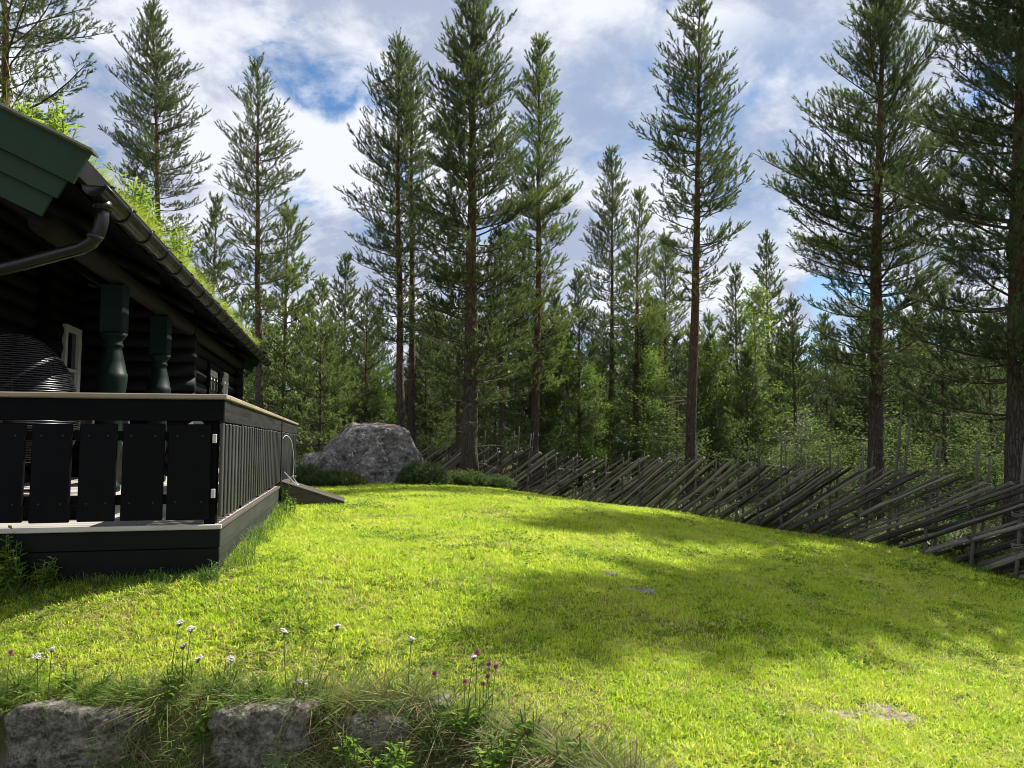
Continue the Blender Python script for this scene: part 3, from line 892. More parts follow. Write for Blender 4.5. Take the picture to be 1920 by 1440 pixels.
def build_lawn():
    tufts = [tuft_mesh(100 + i, 15, .05, .016, .050, .0056, .3, 1.3, GRASS) for i in range(6)]
    tufts += [tuft_mesh(110 + i, 13, .06, .012, .045, .0045, .7, 2.0, GRASS_STRAW) for i in range(2)]
    for i in range(2):                                   # small round-leaved clumps in the turf
        g = np.random.default_rng(120 + i); n = 16; a = g.uniform(0, 6.283, n); r = np.sqrt(g.random(n)) * .05
        V, F, t = leaves(np.stack([np.cos(a) * r, np.sin(a) * r, g.uniform(.004, .022, n)], 1), np.stack([np.cos(a), np.sin(a), g.uniform(-.1, .5, n)], 1), g.uniform(.014, .026, n), .8, g.random(n), g)
        tufts.append(fast_mesh('tuft', V, F, LEAF_WEED, False, {'tint': t}))
    col = source_collection('lawn_tuft', tufts)
    P, S = [], []
    for (y0, y1, dens, s0, s1) in ((3.0, 5.2, 1250, .7, 1.25), (5.2, 8, 750, .8, 1.35), (8, 13, 400, .95, 1.6), (13, 22, 210, 1.1, 1.8)):
        x0, x1 = -.74 * y1 - 1.4, .74 * y1 + 1.4
        n = int(dens * (y1 - y0) * (x1 - x0))
        x = RNG.uniform(x0, x1, n); y = RNG.uniform(y0, y1, n)
        k = (np.abs(x) < .72 * y + 1.4) & (edge_dist(x, y) > -.02) & (fence_side(x, y) < .1) & ~terrace_mask(x, y)
        k &= RNG.random(n) > bare_mask(x, y) * 1.02
        x, y = x[k], y[k]
        P.append(np.stack([x, y, height(x, y)], 1)); S.append(RNG.uniform(s0, s1, len(x)))
    P = np.concatenate(P); S = np.concatenate(S)
    # patchy growth: taller and shorter swaths
    pat = np.sin(P[:, 0] * 2.3 + 1.3 * np.sin(P[:, 1] * 1.1)) * np.sin(P[:, 1] * 1.9 + np.sin(P[:, 0] * .8))
    S = S * (1 + .22 * pat)
    n = len(P)
    rot = np.stack([RNG.normal(0, .12, n), RNG.normal(0, .12, n), RNG.uniform(0, 6.283, n)], 1)
    I = RNG.integers(0, 6, n)
    drym = np.array([noise.fractal(Vector((x * 1.5, y * 1.5, 2.2)), 1, 2, 3) for x, y in P[:, :2]])
    near = np.clip((6.2 - P[:, 1]) / 2.4, 0, 1) * np.clip((1.6 - P[:, 0]) / 2, 0, 1)
    u = RNG.random(n)
    I = np.where(u < .07 + .22 * near + .45 * np.clip(drym, 0, 1), RNG.integers(6, 8, n), I)
    clv = np.array([noise.fractal(Vector((x * 1.1, y * 1.1, 7.7)), 1, 2, 3) for x, y in P[:, :2]])
    I = np.where((RNG.random(n) < .02 + .55 * np.clip(clv - .12, 0, 1)) & (I < 6), RNG.integers(8, 10, n), I)
    gn_scatter('lawn_grass', P, rot, S, I, col, 'sunlit mown lawn grass between the cabin and the fence', 'grass')
    # rank grass along the foot of the terrace and the fence
    tall = [tuft_mesh(200 + i, 12, .05, .08, .24, .0075, .25, 1.1, GRASS_DARK) for i in range(5)]
    colt = source_collection('rank_tuft', tall)
    pts = []
    for i in range(330):
        ly = RNG.uniform(-.1, 9.2) ** 1.0; lx = abs(RNG.normal(0, .09)) + .03
        w = to_world(lx, ly, 0); pts.append((w[0], w[1], .62))
    for i in range(420):
        lx = RNG.uniform(-2.8, .02); ly = -.07 - abs(RNG.normal(0, .12))
        w = to_world(lx, ly, 0); pts.append((w[0], w[1], (.45 if lx > -1.2 else .85)))
    for i in range(700):
        s = RNG.uniform(0, len(FENCE_XY) - 1.001); a = int(s); q = FENCE_XY[a] + (FENCE_XY[a + 1] - FENCE_XY[a]) * (s - a)
        pts.append((q[0] + RNG.normal(0, .16), q[1] + RNG.normal(0, .16), .8))
    pts = np.array(pts); sc2 = pts[:, 2] * RNG.uniform(.6, 1.25, len(pts))
    P = np.stack([pts[:, 0], pts[:, 1], height(pts[:, 0], pts[:, 1])], 1); n = len(P)
    rot = np.stack([RNG.normal(0, .1, n), RNG.normal(0, .1, n), RNG.uniform(0, 6.283, n)], 1)
    gn_scatter('rank_grass', P, rot, sc2, RNG.integers(0, 5, n), colt, 'uncut green grass along the foot of the terrace and fence', 'grass')
    # long grass hanging over the stone edging and growing below it
    long_ = [tuft_mesh(300 + i, 16, .05, .10, .30, .0055, .5, 1.5, GRASS_LONG) for i in range(5)] + [tuft_mesh(330 + i, 16, .06, .12, .32, .0045, .7, 1.7, GRASS_DRY) for i in range(4)]
    coll = source_collection('edging_tuft', long_)
    P, R, S, I = [], [], [], []
    def place(x, y, z, s, idx, tilt=0.0, az=0.0):
        P.append((x, y, z)); S.append(s); I.append(idx)
        R.append((tilt, 0, az))
    gaps = [(-2.62, -1.90), (-1.50, -1.03)]
    for i in range(900):
        t = RNG.uniform(1.0, 5.4); a = min(int(t), len(EDGE) - 2)
        q = EDGE[a] + (EDGE[a + 1] - EDGE[a]) * (t - a) if a > 1 else np.array([RNG.uniform(-2.9, -.56), 3.87])
        ing = any(g0 < q[0] < g1 for g0, g1 in gaps)
        if ing and RNG.random() < .88: continue
        o = RNG.uniform(-.30, .06) if not ing else RNG.uniform(0, .05)
        nrm = np.array([0, 1.0]) if q[0] < -.3 else norm(np.array([-.5, .9]))
        x, y = q + nrm * o + RNG.normal(0, .02, 2)
        dry = RNG.random() < (.30 if q[0] > -1.0 else .14)
        place(x, y, hz(x, y) if False else 0, RNG.uniform(.35, .9), int(RNG.integers(5, 9)) if dry else int(RNG.integers(0, 5)), RNG.uniform(.1, .9), RNG.normal(0, .6))
    for i in range(700):
        x = RNG.uniform(-2.9, .75); y = RNG.uniform(2.75, 3.72)
        if edge_dist(np.array([x]), np.array([y]))[0] > -.14: continue
        dry = RNG.random() < .3
        if x < -1.0 and y > 3.45 and RNG.random() < .75: continue
        place(x, y, 0, RNG.uniform(.45, .95), int(RNG.integers(5, 9)) if dry else int(RNG.integers(0, 5)), RNG.normal(0, .3), RNG.uniform(0, 6.28))
    for i in range(420):
        x = RNG.choice([RNG.uniform(-1.95, -1.45), RNG.uniform(-1.10, -.45), RNG.uniform(-2.75, -2.58)]); y = RNG.uniform(3.62, 3.92)
        dry = RNG.random() < .25
        place(x, y, 0, RNG.uniform(.35, .8), int(RNG.integers(5, 9)) if dry else int(RNG.integers(0, 5)), RNG.uniform(.2, 1.2), RNG.normal(0, .5))
    for i in range(260):
        x = RNG.uniform(-2.75, -.4); y = RNG.uniform(3.84, 3.98)
        place(x, y, 0, RNG.uniform(.3, .7), int(RNG.integers(0, 5)), RNG.uniform(.3, 1.3), RNG.normal(0, .6))
    P = np.array(P); P[:, 2] = height(P[:, 0], P[:, 1])
    top_ = (P[:, 1] > 3.84) & (P[:, 0] < -.4); P[top_, 2] = np.maximum(P[top_, 2], -.345)
    gn_scatter('edging_grass', P, np.array(R), np.array(S), np.array(I), coll, 'long green and straw grass hanging over the stone edging', 'grass')
build_lawn()

def build_roof_grass():
    n = 17000
    lx = -.83 - RNG.random(n) ** 2.2 * 1.5; ly = RNG.uniform(-.82, 9.65, n)
    clump = np.array([.5 + .5 * noise.noise(Vector((a * 2.0, b * 1.3, 5))) for a, b in zip(lx, ly)])
    z = np.array([roof_z(a) for a in lx]) + .02
    base = np.stack([lx, ly, z], 1)
    L = RNG.uniform(.06, .22, n) * (.45 + 1.1 * clump)
    V, F, t = blades(base, np.where(RNG.random(n) < .18, RNG.normal(0, .6, n), RNG.uniform(0, 6.283, n)), L, RNG.uniform(.006, .012, n), RNG.uniform(.2, 1.3, n), RNG.random(n), RNG.normal(0, .5, n))
    # tall thin seeding stalks near the gable
    m = 46
    lx2 = -.85 - RNG.random(m) * .9; ly2 = RNG.uniform(-.8, 2.2, m)
    b2 = np.stack([lx2, ly2, np.array([roof_z(a) for a in lx2])], 1)
    V2, F2, t2 = blades(b2, RNG.uniform(0, 6.283, m), RNG.uniform(.35, .68, m), np.full(m, .005), RNG.uniform(.02, .2, m), RNG.random(m), None)
    V = np.concatenate([V, V2]); F = np.concatenate([F, F2 + n * 7]); t = np.concatenate([t, t2])
    o = obj('roof_grass', fast_mesh('roof_grass', V, F, GRASS_ROOF, False, {'tint': t}))
    o.location = tuple(CORNER); o.rotation_euler = (0, 0, TH)
    tag(o, 'bright green grass growing on the cabin roof', 'grass', kind='stuff')
build_roof_grass()

# ------------------------------------------------------------------ leafy plants
def weed(name, loc, h, stems, leaf, mat, label, group, seed, spread=.25, cat='plant', aspect=.32, up=.5):
    g = np.random.default_rng(seed)
    root = empty(name, tuple(loc)); tag(root, label, cat, group)
    A, B, LB, LD, LS = [], [], [], [], []
    for s in range(stems):
        a = g.uniform(0, 6.283); lean = g.uniform(0, spread); hh = h * g.uniform(.55, 1.0)
        p0 = np.array([g.normal(0, .03), g.normal(0, .03), 0]); p1 = p0 + np.array([math.cos(a) * lean * hh, math.sin(a) * lean * hh, hh])
        m = p0 * .5 + p1 * .5 + np.array([g.normal(0, .02), g.normal(0, .02), 0]) * hh
        A += [p0, m]; B += [m, p1]
        k = max(5, int(hh / (leaf * .22)))
        for i in range(k):
            t = .12 + .88 * i / k
            q = p0 + (m - p0) * t * 2 if t < .5 else m + (p1 - m) * (t - .5) * 2
            b = i * 2.4 + g.normal(0, .3)
            LB.append(q); LD.append((math.cos(b), math.sin(b), up + g.normal(0, .25))); LS.append(leaf * (1.15 - .6 * t) * g.uniform(.7, 1.2))
    V, F = prisms(A, B, .0035, .0025, 4)
    obj('stem', fast_mesh('stem', V, F, STEM), root)['kind'] = 'stuff'
    n = len(LB)
    V, F, t = leaves(np.array(LB), np.array(LD), np.array(LS), aspect, g.random(n), g)
    obj('leaves', fast_mesh('leaves', V, F, mat, False, {'tint': t}), root)
    return root

def build_weeds():
    k = 0
    def onroof(lx, ly): return to_world(lx, ly, roof_z(lx))
    for i, (lx, ly, h, st, lab) in enumerate((
        (-1.02, -.55, .34, 6, 'bright leafy weed on the roof edge beside the barge board'),
        (-.95, 1.05, .46, 9, 'tall leafy willowherb on the roof above the first brackets'),
        (-.90, 1.45, .40, 8, 'leafy green weed on the roof next to the tall willowherb'),
        (-.88, 2.55, .50, 11, 'dense upright willowherb midway along the grass roof'),
        (-.98, 3.05, .40, 8, 'lower leafy weed behind the dense willowherb on the roof'),
        (-.86, 5.6, .24, 6, 'small leafy weed far along the cabin roof'),
        (-1.28, -.35, .34, 14, 'yellow-green bush on the roof against the top picture corner'))):
        weed('roof_weed', onroof(lx, ly), h * 1.15, st + 4, .105, LEAF_ROOF, lab, 'weeds on the grass roof', 500 + i, .35)
    for i, (px, py, d, h, st, lf, asp, lab) in enumerate((
        (28, 1060, 5.35, .54, 6, .115, .5, 'tall nettle-like weed in front of the terrace slats'),
        (20, 1075, 5.25, .30, 14, .085, .5, 'low leafy weed at the foot of the tall nettle-like weed'),
        (80, 1078, 5.3, .22, 12, .075, .45, 'leafy weed against the terrace fascia beside the nettle-like weed'),
        (190, 1072, 5.4, .10, 7, .045, .4, 'small creeping weed below the second front slat'),
        (285, 1070, 5.45, .12, 6, .045, .4, 'small creeping weed below the fourth front slat'),
        (395, 1073, 5.45, .16, 5, .05, .25, 'weed sprouting at the terrace corner'),
        (545, 948, 9.6, .30, 7, .06, .4, 'green weed clump beside the wooden ramp'),
        (528, 880, 10.6, .42, 5, .05, .35, 'thin weed climbing the gate post above the ramp'))):
        q = at(px, py, d); weed('weed', (q[0], q[1], hz(q[0], q[1])), h, st, lf, LEAF_WEED, lab, 'weeds along the terrace', 540 + i, .35, aspect=asp)
    # broad leaves and trailing plants on the stone edging
    for i, (px, py, d, h, st, lf, asp, lab) in enumerate((
        (45, 1270, 3.95, .16, 9, .09, .28, 'broad-bladed weed clump on the edging at the far end'),
        (130, 1285, 3.93, .15, 10, .10, .25, 'dandelion-like rosette on top of the large edging stone'),
        (250, 1300, 3.90, .12, 8, .07, .3, 'leafy weed between the dandelion-like rosette and the stone gap'),
        (340, 1310, 3.88, .18, 12, .07, .35, 'dense leafy weed filling the gap between two edging stones'),
        (385, 1350, 3.78, .20, 10, .06, .5, 'round-leaved weed trailing down between two edging stones'),
        (420, 1295, 3.92, .15, 9, .07, .3, 'leafy weed above the second edging stone'),
        (580, 1300, 3.92, .14, 7, .06, .3, 'leafy weed under the lowest white flower cluster'),
        (660, 1375, 3.62, .14, 8, .05, .5, 'small clover-leaved weed low on the bank'),
        (875, 1330, 3.72, .20, 7, .09, .35, 'fresh three-leaved weed below the purple clovers'),
        (930, 1395, 3.52, .16, 8, .06, .4, 'weed low on the bank under the purple clovers'),
        (1060, 1395, 3.5, .20, 5, .13, .25, 'long-leaved weed at the turn of the bank'),
        (120, 1432, 3.55, .10, 8, .05, .5, 'tiny weed at the foot of the large edging stone'),
        (460, 1440, 3.5, .10, 8, .06, .5, 'tiny weed at the foot of the second edging stone'),
        (300, 1345, 3.80, .16, 9, .06, .45, 'weed hanging over the end of the widest edging stone'),
        (610, 1330, 3.80, .15, 9, .055, .4, 'weed beside the hidden stone under the dry grass'),
        (735, 1400, 3.55, .15, 9, .06, .45, 'bright low weed midway along the grassy bank'),
        (985, 1350, 3.66, .18, 8, .08, .3, 'narrow-leaved weed past the purple clovers'),
        (190, 1290, 3.93, .12, 9, .08, .28, 'narrow-leaved weed over the middle of the widest stone'),
        (490, 1295, 3.93, .12, 9, .07, .3, 'narrow-leaved weed over the middle of the second stone'))):
        q = at(px, py, d); weed('weed', (q[0], q[1], max(hz(q[0], q[1]), q[2] - .12)), h, st, lf, LEAF_WEED, lab, 'weeds on the stone edging', 580 + i, .8, aspect=asp, up=.25)
build_weeds()

def flower(kind, px, py, bpx, bpyy, d, label, seed, size):
    g = np.random.default_rng(seed)
    top = at(px, py, d); b = at(bpx, bpyy, d); b[2] = max(hz(b[0], b[1]) - .01, min(b[2], top[2] - .05))
    b[2] = hz(b[0], b[1]) - .01
    root = empty(kind, tuple(b)); tag(root, label, 'flower', kind.replace('_', ' ') + 's on the stone edging')
    v = top - b; mid = v * .5 + np.array([g.normal(0, .012), g.normal(0, .012), 0])
    t = np.linspace(0, 1, 7)[:, None]
    path = 2 * t * (1 - t) * mid * 1.0 + t * t * v + (1 - t) ** 2 * 0
    tube_obj('stem', path, np.linspace(.0028, .0017, 7), STEM, root, 5)
    nl = 8; LB = path[g.integers(1, 5, nl)]; LD = np.stack([g.normal(0, 1, nl), g.normal(0, 1, nl), g.uniform(.2, 1, nl)], 1)
    V, F, ti = leaves(LB, LD, g.uniform(.025, .05, nl), .22, g.random(nl), g)
    obj('leaves', fast_mesh('leaves', V, F, LEAF_WEED, False, {'tint': ti}), root)
    V, F = [], []
    if kind == 'yarrow':
        n = 30
        a = np.arange(n) * 2.4; r = np.sqrt((np.arange(n) + .5) / n) * size
        A = np.tile(v - np.array([0, 0, .028]), (n, 1)) ; r = r * g.uniform(.6, 1.25, n); tl = g.normal(0, .35, 2); B = v + np.stack([np.cos(a) * r, np.sin(a) * r, -.30 * r * r / size + np.cos(a) * r * tl[0] + np.sin(a) * r * tl[1] + g.normal(0, .003, n)], 1)
        V1, F1 = prisms(A, B, .0008, .0007, 3); obj('flower_stalks', fast_mesh('flower_stalks', V1, F1, STEM), root)
        bm = bmesh.new()
        for q in B:
            bmesh.ops.create_icosphere(bm, subdivisions=1, radius=.0052 * g.uniform(.7, 1.2), matrix=Matrix.Translation(q) @ Matrix.Diagonal((1, 1, .55, 1)))
        me = bpy.data.meshes.new('flower_head'); bm.to_mesh(me); bm.free(); me.materials.append(YARROW); obj('flower_head', me, root)
    else:
        n = 90
        i = np.arange(n) + .5; ph = np.arccos(1 - 1.75 * i / n); th = i * 2.4
        Dn = np.stack([np.cos(th) * np.sin(ph), np.sin(th) * np.sin(ph), np.cos(ph)], 1)
        A = v + Dn * size * .35; B = v + Dn * size * np.array([1, 1, 1.15]) * g.uniform(.85, 1.1, n)[:, None]
        V1, F1 = prisms(A, B, size * .10, size * .05, 3); obj('flower_head', fast_mesh('flower_head', V1, F1, CLOVER), root)

def build_flowers():
    ya = [(70, 1228, 72, 1290, 'white yarrow standing alone over the large edging stone', .026), (97, 1216, 90, 1290, 'smaller white yarrow just behind the lone one over the large stone', .014),
          (337, 1165, 318, 1290, 'tallest white yarrow above the gap between the edging stones', .022), (358, 1177, 342, 1290, 'white yarrow just below the tallest one', .017), (344, 1208, 343, 1300, 'white yarrow in the middle of the cluster above the stone gap', .02),
          (371, 1233, 385, 1295, 'white yarrow lowest of the cluster above the stone gap', .022), (432, 1234, 430, 1290, 'white yarrow between the stone gap cluster and the bank', .018), (533, 1181, 540, 1285, 'white yarrow with a straight stem at the middle of the edging', .018),
          (632, 1173, 585, 1290, 'white yarrow with a slanting stem over the second stone', .015), (566, 1277, 585, 1310, 'widest white yarrow drooping over the second edging stone', .034),
          (772, 1196, 765, 1270, 'small faded yarrow over the grassy bank', .012), (888, 1230, 875, 1300, 'white yarrow among the purple clovers', .016)]
    for i, (a, b, c, e, lab, s) in enumerate(ya): flower('yarrow', a, b, c, e, 3.92, lab, 700 + i, s)
    cl = [(815, 1263, 820, 1320, 'purple clover standing apart on the near side of the clover group'), (895, 1223, 890, 1300, 'topmost purple clover of the group'), (917, 1246, 910, 1310, 'purple clover under the topmost one'), (930, 1250, 922, 1310, 'purple clover at the outer side of the group'),
          (915, 1268, 910, 1320, 'purple clover in the middle of the group'), (906, 1283, 905, 1330, 'largest and lowest purple clover of the group'), (872, 1278, 872, 1330, 'purple clover between the lone one and the lowest one'), (20, 1223, 18, 1280, 'dark purple clover bud at the far end of the edging')]
    for i, (a, b, c, e, lab) in enumerate(cl): flower('clover_flower', a, b, c, e, 3.85, lab, 730 + i, .013)
build_flowers()

# ------------------------------------------------------------------ stones
def rock(name, center, size, mat, label, seed, sub=5, rough=.16, cuts=(), group=None, box_like=0.0, rz=0.0):
    bm = bmesh.new(); bmesh.ops.create_icosphere(bm, subdivisions=sub, radius=1.0)
    off = Vector((seed * 3.7, seed * 1.3, seed * 7.1))
    for v in bm.verts:
        d = v.co.normalized()
        if box_like:
            e = 2 + 6 * box_like
            k = (abs(d.x) ** e + abs(d.y) ** e + abs(d.z) ** e) ** (-1 / e)
            d2 = d * k
        else: d2 = d.copy()
        for (nx, ny, nz, c) in cuts:
            nn = Vector((nx, ny, nz)).normalized(); q = d2.dot(nn)
            if q > c: d2 -= nn * (q - c) * .85
        s = 1 + rough * noise.fractal(d * 1.6 + off, 1.0, 2.0, 3) + rough * .35 * noise.fractal(d * 6 + off, 1, 2, 3) + rough * .12 * noise.fractal(d * 20 + off, 1, 2, 2)
        v.co = Vector((d2.x * size[0] * s, d2.y * size[1] * s, d2.z * size[2] * s))
    me = bpy.data.meshes.new(name); bm.to_mesh(me); bm.free()
    me.polygons.foreach_set('use_smooth', [True] * len(me.polygons)); me.materials.append(mat)
    o = obj(name, me); o.location = center; o.rotation_euler = (0, 0, rz)
    return tag(o, label, 'stone' if name != 'boulder' else 'boulder', group)

def build_rocks():
    b = at(692, 905, 18.2); zb = hz(b[0], b[1])
    rock('boulder', (b[0], b[1] + .5, zb + .28), (1.50, 1.25, 1.30), ROCK, 'large lichen-grey boulder with a rusty patch on the lawn edge', 2.3, 6, .10, ((-.75, -.2, .62, .80), (.86, .1, .30, .76), (.15, -.1, .95, .84), (.1, -1, .25, .80)))
    b2 = at(590, 850, 20.3)
    rock('boulder', (b2[0] + .15, b2[1], hz(b2[0], b2[1]) + .12), (.62, .6, .80), ROCK, 'smaller grey boulder half hidden behind the large one', 5.1, 5, .14, ((0, 0, 1, .8),))
    # edging stones at the front of the lawn
    for i, (p0, p1, z0, z1, lab) in enumerate(((12, 268, 1312, 1432, 'widest rough grey edging stone at the front of the lawn'), (398, 592, 1308, 1436, 'second rough edging stone half covered by dry grass'), (-190, 0, 1318, 1440, 'edging stone cut off by the picture border'), (640, 770, 1325, 1445, 'edging stone almost hidden under hanging dry grass'))):
        a = at(p0, z0, 3.80); c = at(p1, z1, 3.80)
        rock('edging_stone', ((a[0] + c[0]) / 2, 3.93, (a[2] + c[2]) / 2 - .055), ((c[0] - a[0]) / 2, .20, (a[2] - c[2]) / 2 + .03), WALLROCK, lab, 11 + i * 1.7, 6, .12, (), 'edging stones along the front of the lawn', .55)
    q = at(795, 1292, 3.93)
    rock('edging_stone', (q[0], q[1], hz(q[0], q[1]) + .01), (.14, .09, .045), WALLROCK, 'pale flat stone top peeping out beside the clovers', 31.7, 4, .12, (), 'edging stones along the front of the lawn', .3)
    for i, (px, py, d, s, lab) in enumerate(((1140, 1098, 7.0, .09, 'small flat stone in the worn patch of the lawn'), (1205, 1122, 6.55, .11, 'flat stone below the small one in the shaded lawn'))):
        q = at(px, py, d); rock('lawn_stone', (q[0], q[1], hz(q[0], q[1]) - .008), (s, s * .8, .030), PALESTONE, lab, 41 + i, 3, .15, (), None, .2)
build_rocks()

# ------------------------------------------------------------------ round-pole fence
def path_len(P):
    d = np.linalg.norm(np.diff(P, axis=0), axis=1); return np.concatenate([[0], np.cumsum(d)])
FS = path_len(FENCE_XY)
def fpos(s):
    return np.array([np.interp(s, FS, FENCE_XY[:, 0]), np.interp(s, FS, FENCE_XY[:, 1])])
def fs_of_px(px):
    t = (px - 960) / FOC / math.cos(PITCH)
    ss = np.linspace(0, FS[-1], 3000); q = np.array([fpos(s) for s in ss])
    # line of sight at ground level
    k = np.argmin(np.abs(q[:, 0] - t * (q[:, 1] * math.cos(PITCH)) / 1.0))
    return ss[k]

def build_fence():
    Fz = empty('roundpole_fence', (FENCE_XY[5][0], FENCE_XY[5][1], hz(*FENCE_XY[5])))
    tag(Fz, 'weathered grey round-pole fence of slanting split rails behind the lawn', 'fence')
    off = Vector(Fz.location)
    rails = []
    for k in range(9):
        g = np.random.default_rng(900 + k); n = 7; t = np.linspace(-.5, .5, n)
        P = np.stack([t, np.zeros(n), np.zeros(n)], 1); P[:, 1] += .02 * np.sin(t * 5 + g.random() * 6); P[:, 2] += .03 * np.sin(t * 4 + g.random() * 6) + g.normal(0, .007, n)
        V, F = tube(P, .034 * (1.08 - .5 * (t + .5) * .5) * (1 + .1 * g.normal(0, 1, n)), 7, True, .26, 900 + k)
        V = np.array(V)
        if k % 2: V[:, 1] *= .62
        rails.append(pymesh('rail', V, F, RAILWOOD, False))
    g = np.random.default_rng(77)
    s = .1; i = 0
    slope_s = np.array([0, 3.7, 5.6, 7.9, 11.9, 15.5, FS[-1]]); slope_v = np.radians([20, 22, 24, 29, 33, 33, 31])
    while s < FS[-1] - .6:
        sl = np.interp(s, slope_s, slope_v) + g.normal(0, .012)
        hgt = 1.08 + g.normal(0, .035)
        run = hgt / math.tan(sl)
        # the rail starts on the ground at s + run (far side) and rises towards the near end
        s1 = s; s0 = min(s + run, FS[-1] + 1.5)
        p1 = fpos(s1); p0 = fpos(min(s0, FS[-1]))
        z1 = hz(*p1) + hgt + .04; z0 = hz(*p0) + .02
        v = np.array([p1[0] - p0[0], p1[1] - p0[1], z1 - z0]); L = np.linalg.norm(v)
        nrm = np.array([-v[1], v[0]]) / np.linalg.norm(v[:2])
        ext = g.uniform(1.02, 1.10)
        c = (np.array([*p0, z0]) + np.array([*p1, z1])) / 2 + v * (ext - 1) * .5
        lat = (-.045, .0, .045)[i % 3] + g.normal(0, .008)
        c[:2] += nrm * lat
        o = obj('rail', rails[i % 9], Fz)
        X = Vector(v / L); Zv = Vector((0, 0, 1)); Yv = Zv.cross(X).normalized(); Zv = X.cross(Yv)
        R = Matrix((X, Yv, Zv)).transposed().to_4x4()
        th = g.uniform(.6, 1.05)
        o.matrix_world = Matrix.Translation(Vector(c) - off) @ R @ Matrix.Rotation(g.uniform(-.4, .4), 4, 'X') @ Matrix.Diagonal((L * ext, th, th, 1))
        s += run / 13.5 * g.uniform(.8, 1.2); i += 1
    pole_px = [806, 835, 866, 905, 938, 962, 990, 1019, 1049, 1074, 1107, 1137, 1167, 1201, 1230, 1272, 1304, 1339, 1381, 1420, 1465, 1512, 1552, 1605, 1660, 1730, 1815, 1897, 1990]
    tall = {1660: 2.05, 1730: 1.75, 1605: 1.55, 1815: 1.85, 1897: 1.7, 1552: 1.6, 1465: 1.8, 1381: 1.6, 1304: 1.45, 905: 1.6, 962: 1.7, 990: 1.6, 1420: 1.5}
    pm = []
    for k in range(5):
        gg = np.random.default_rng(950 + k); n = 7; t = np.linspace(0, 1, n)
        P = np.stack([.03 * np.sin(t * 3 + gg.random() * 6) * t, .03 * np.sin(t * 3.4 + gg.random() * 6) * t, t], 1)
        pm.append(pymesh('pole', *tube(P, np.linspace(.026, .013, n), 8, True, .1, k), POLEWOOD, True))
    for k, px in enumerate(pole_px):
        s = fs_of_px(px); p = fpos(s); q = fpos(min(s + .1, FS[-1])) - fpos(max(s - .1, 0)); q = q / np.linalg.norm(q); nrm = np.array([-q[1], q[0]])
        if nrm[1] > 0: nrm = -nrm                       # towards the camera
        zg = hz(*p)
        for side in (1, -1):
            w = p + nrm * .085 * side
            h = (tall.get(px, 1.22) if side > 0 else tall.get(px, 1.22) * g.uniform(.8, 1.1)) + g.normal(0, .07)
            o = obj('pole', pm[(k + (side < 0) * 2) % 5], Fz)
            lean = .10 if px > 1500 else .04
            o.matrix_world = Matrix.Translation(Vector((w[0], w[1], zg - .10)) - off) @ Matrix.Rotation(lean + g.normal(0, .025), 4, 'Y') @ Matrix.Rotation(g.normal(0, .02), 4, 'X') @ Matrix.Rotation(g.uniform(0, 6), 4, 'Z') @ Matrix.Diagonal((1.1, 1.1, h + .1, 1))
        for zz in (.42, .82):
            pts = []
            for turn in range(2):
                for a in np.linspace(0, 2 * math.pi, 11)[:-1]:
                    e = nrm * .125 * math.sin(a) + q * .042 * math.cos(a)
                    pts.append((p[0] + e[0] + .05 * zz, p[1] + e[1], zg + zz + .03 * turn + .012 * math.sin(a * 2) + g.normal(0, .004)))
            V, F = tube(np.array(pts) - np.array(off), .011, 5, True)
            obj('binding', pymesh('binding', V, F, RAILWOOD, True), Fz)
build_fence()

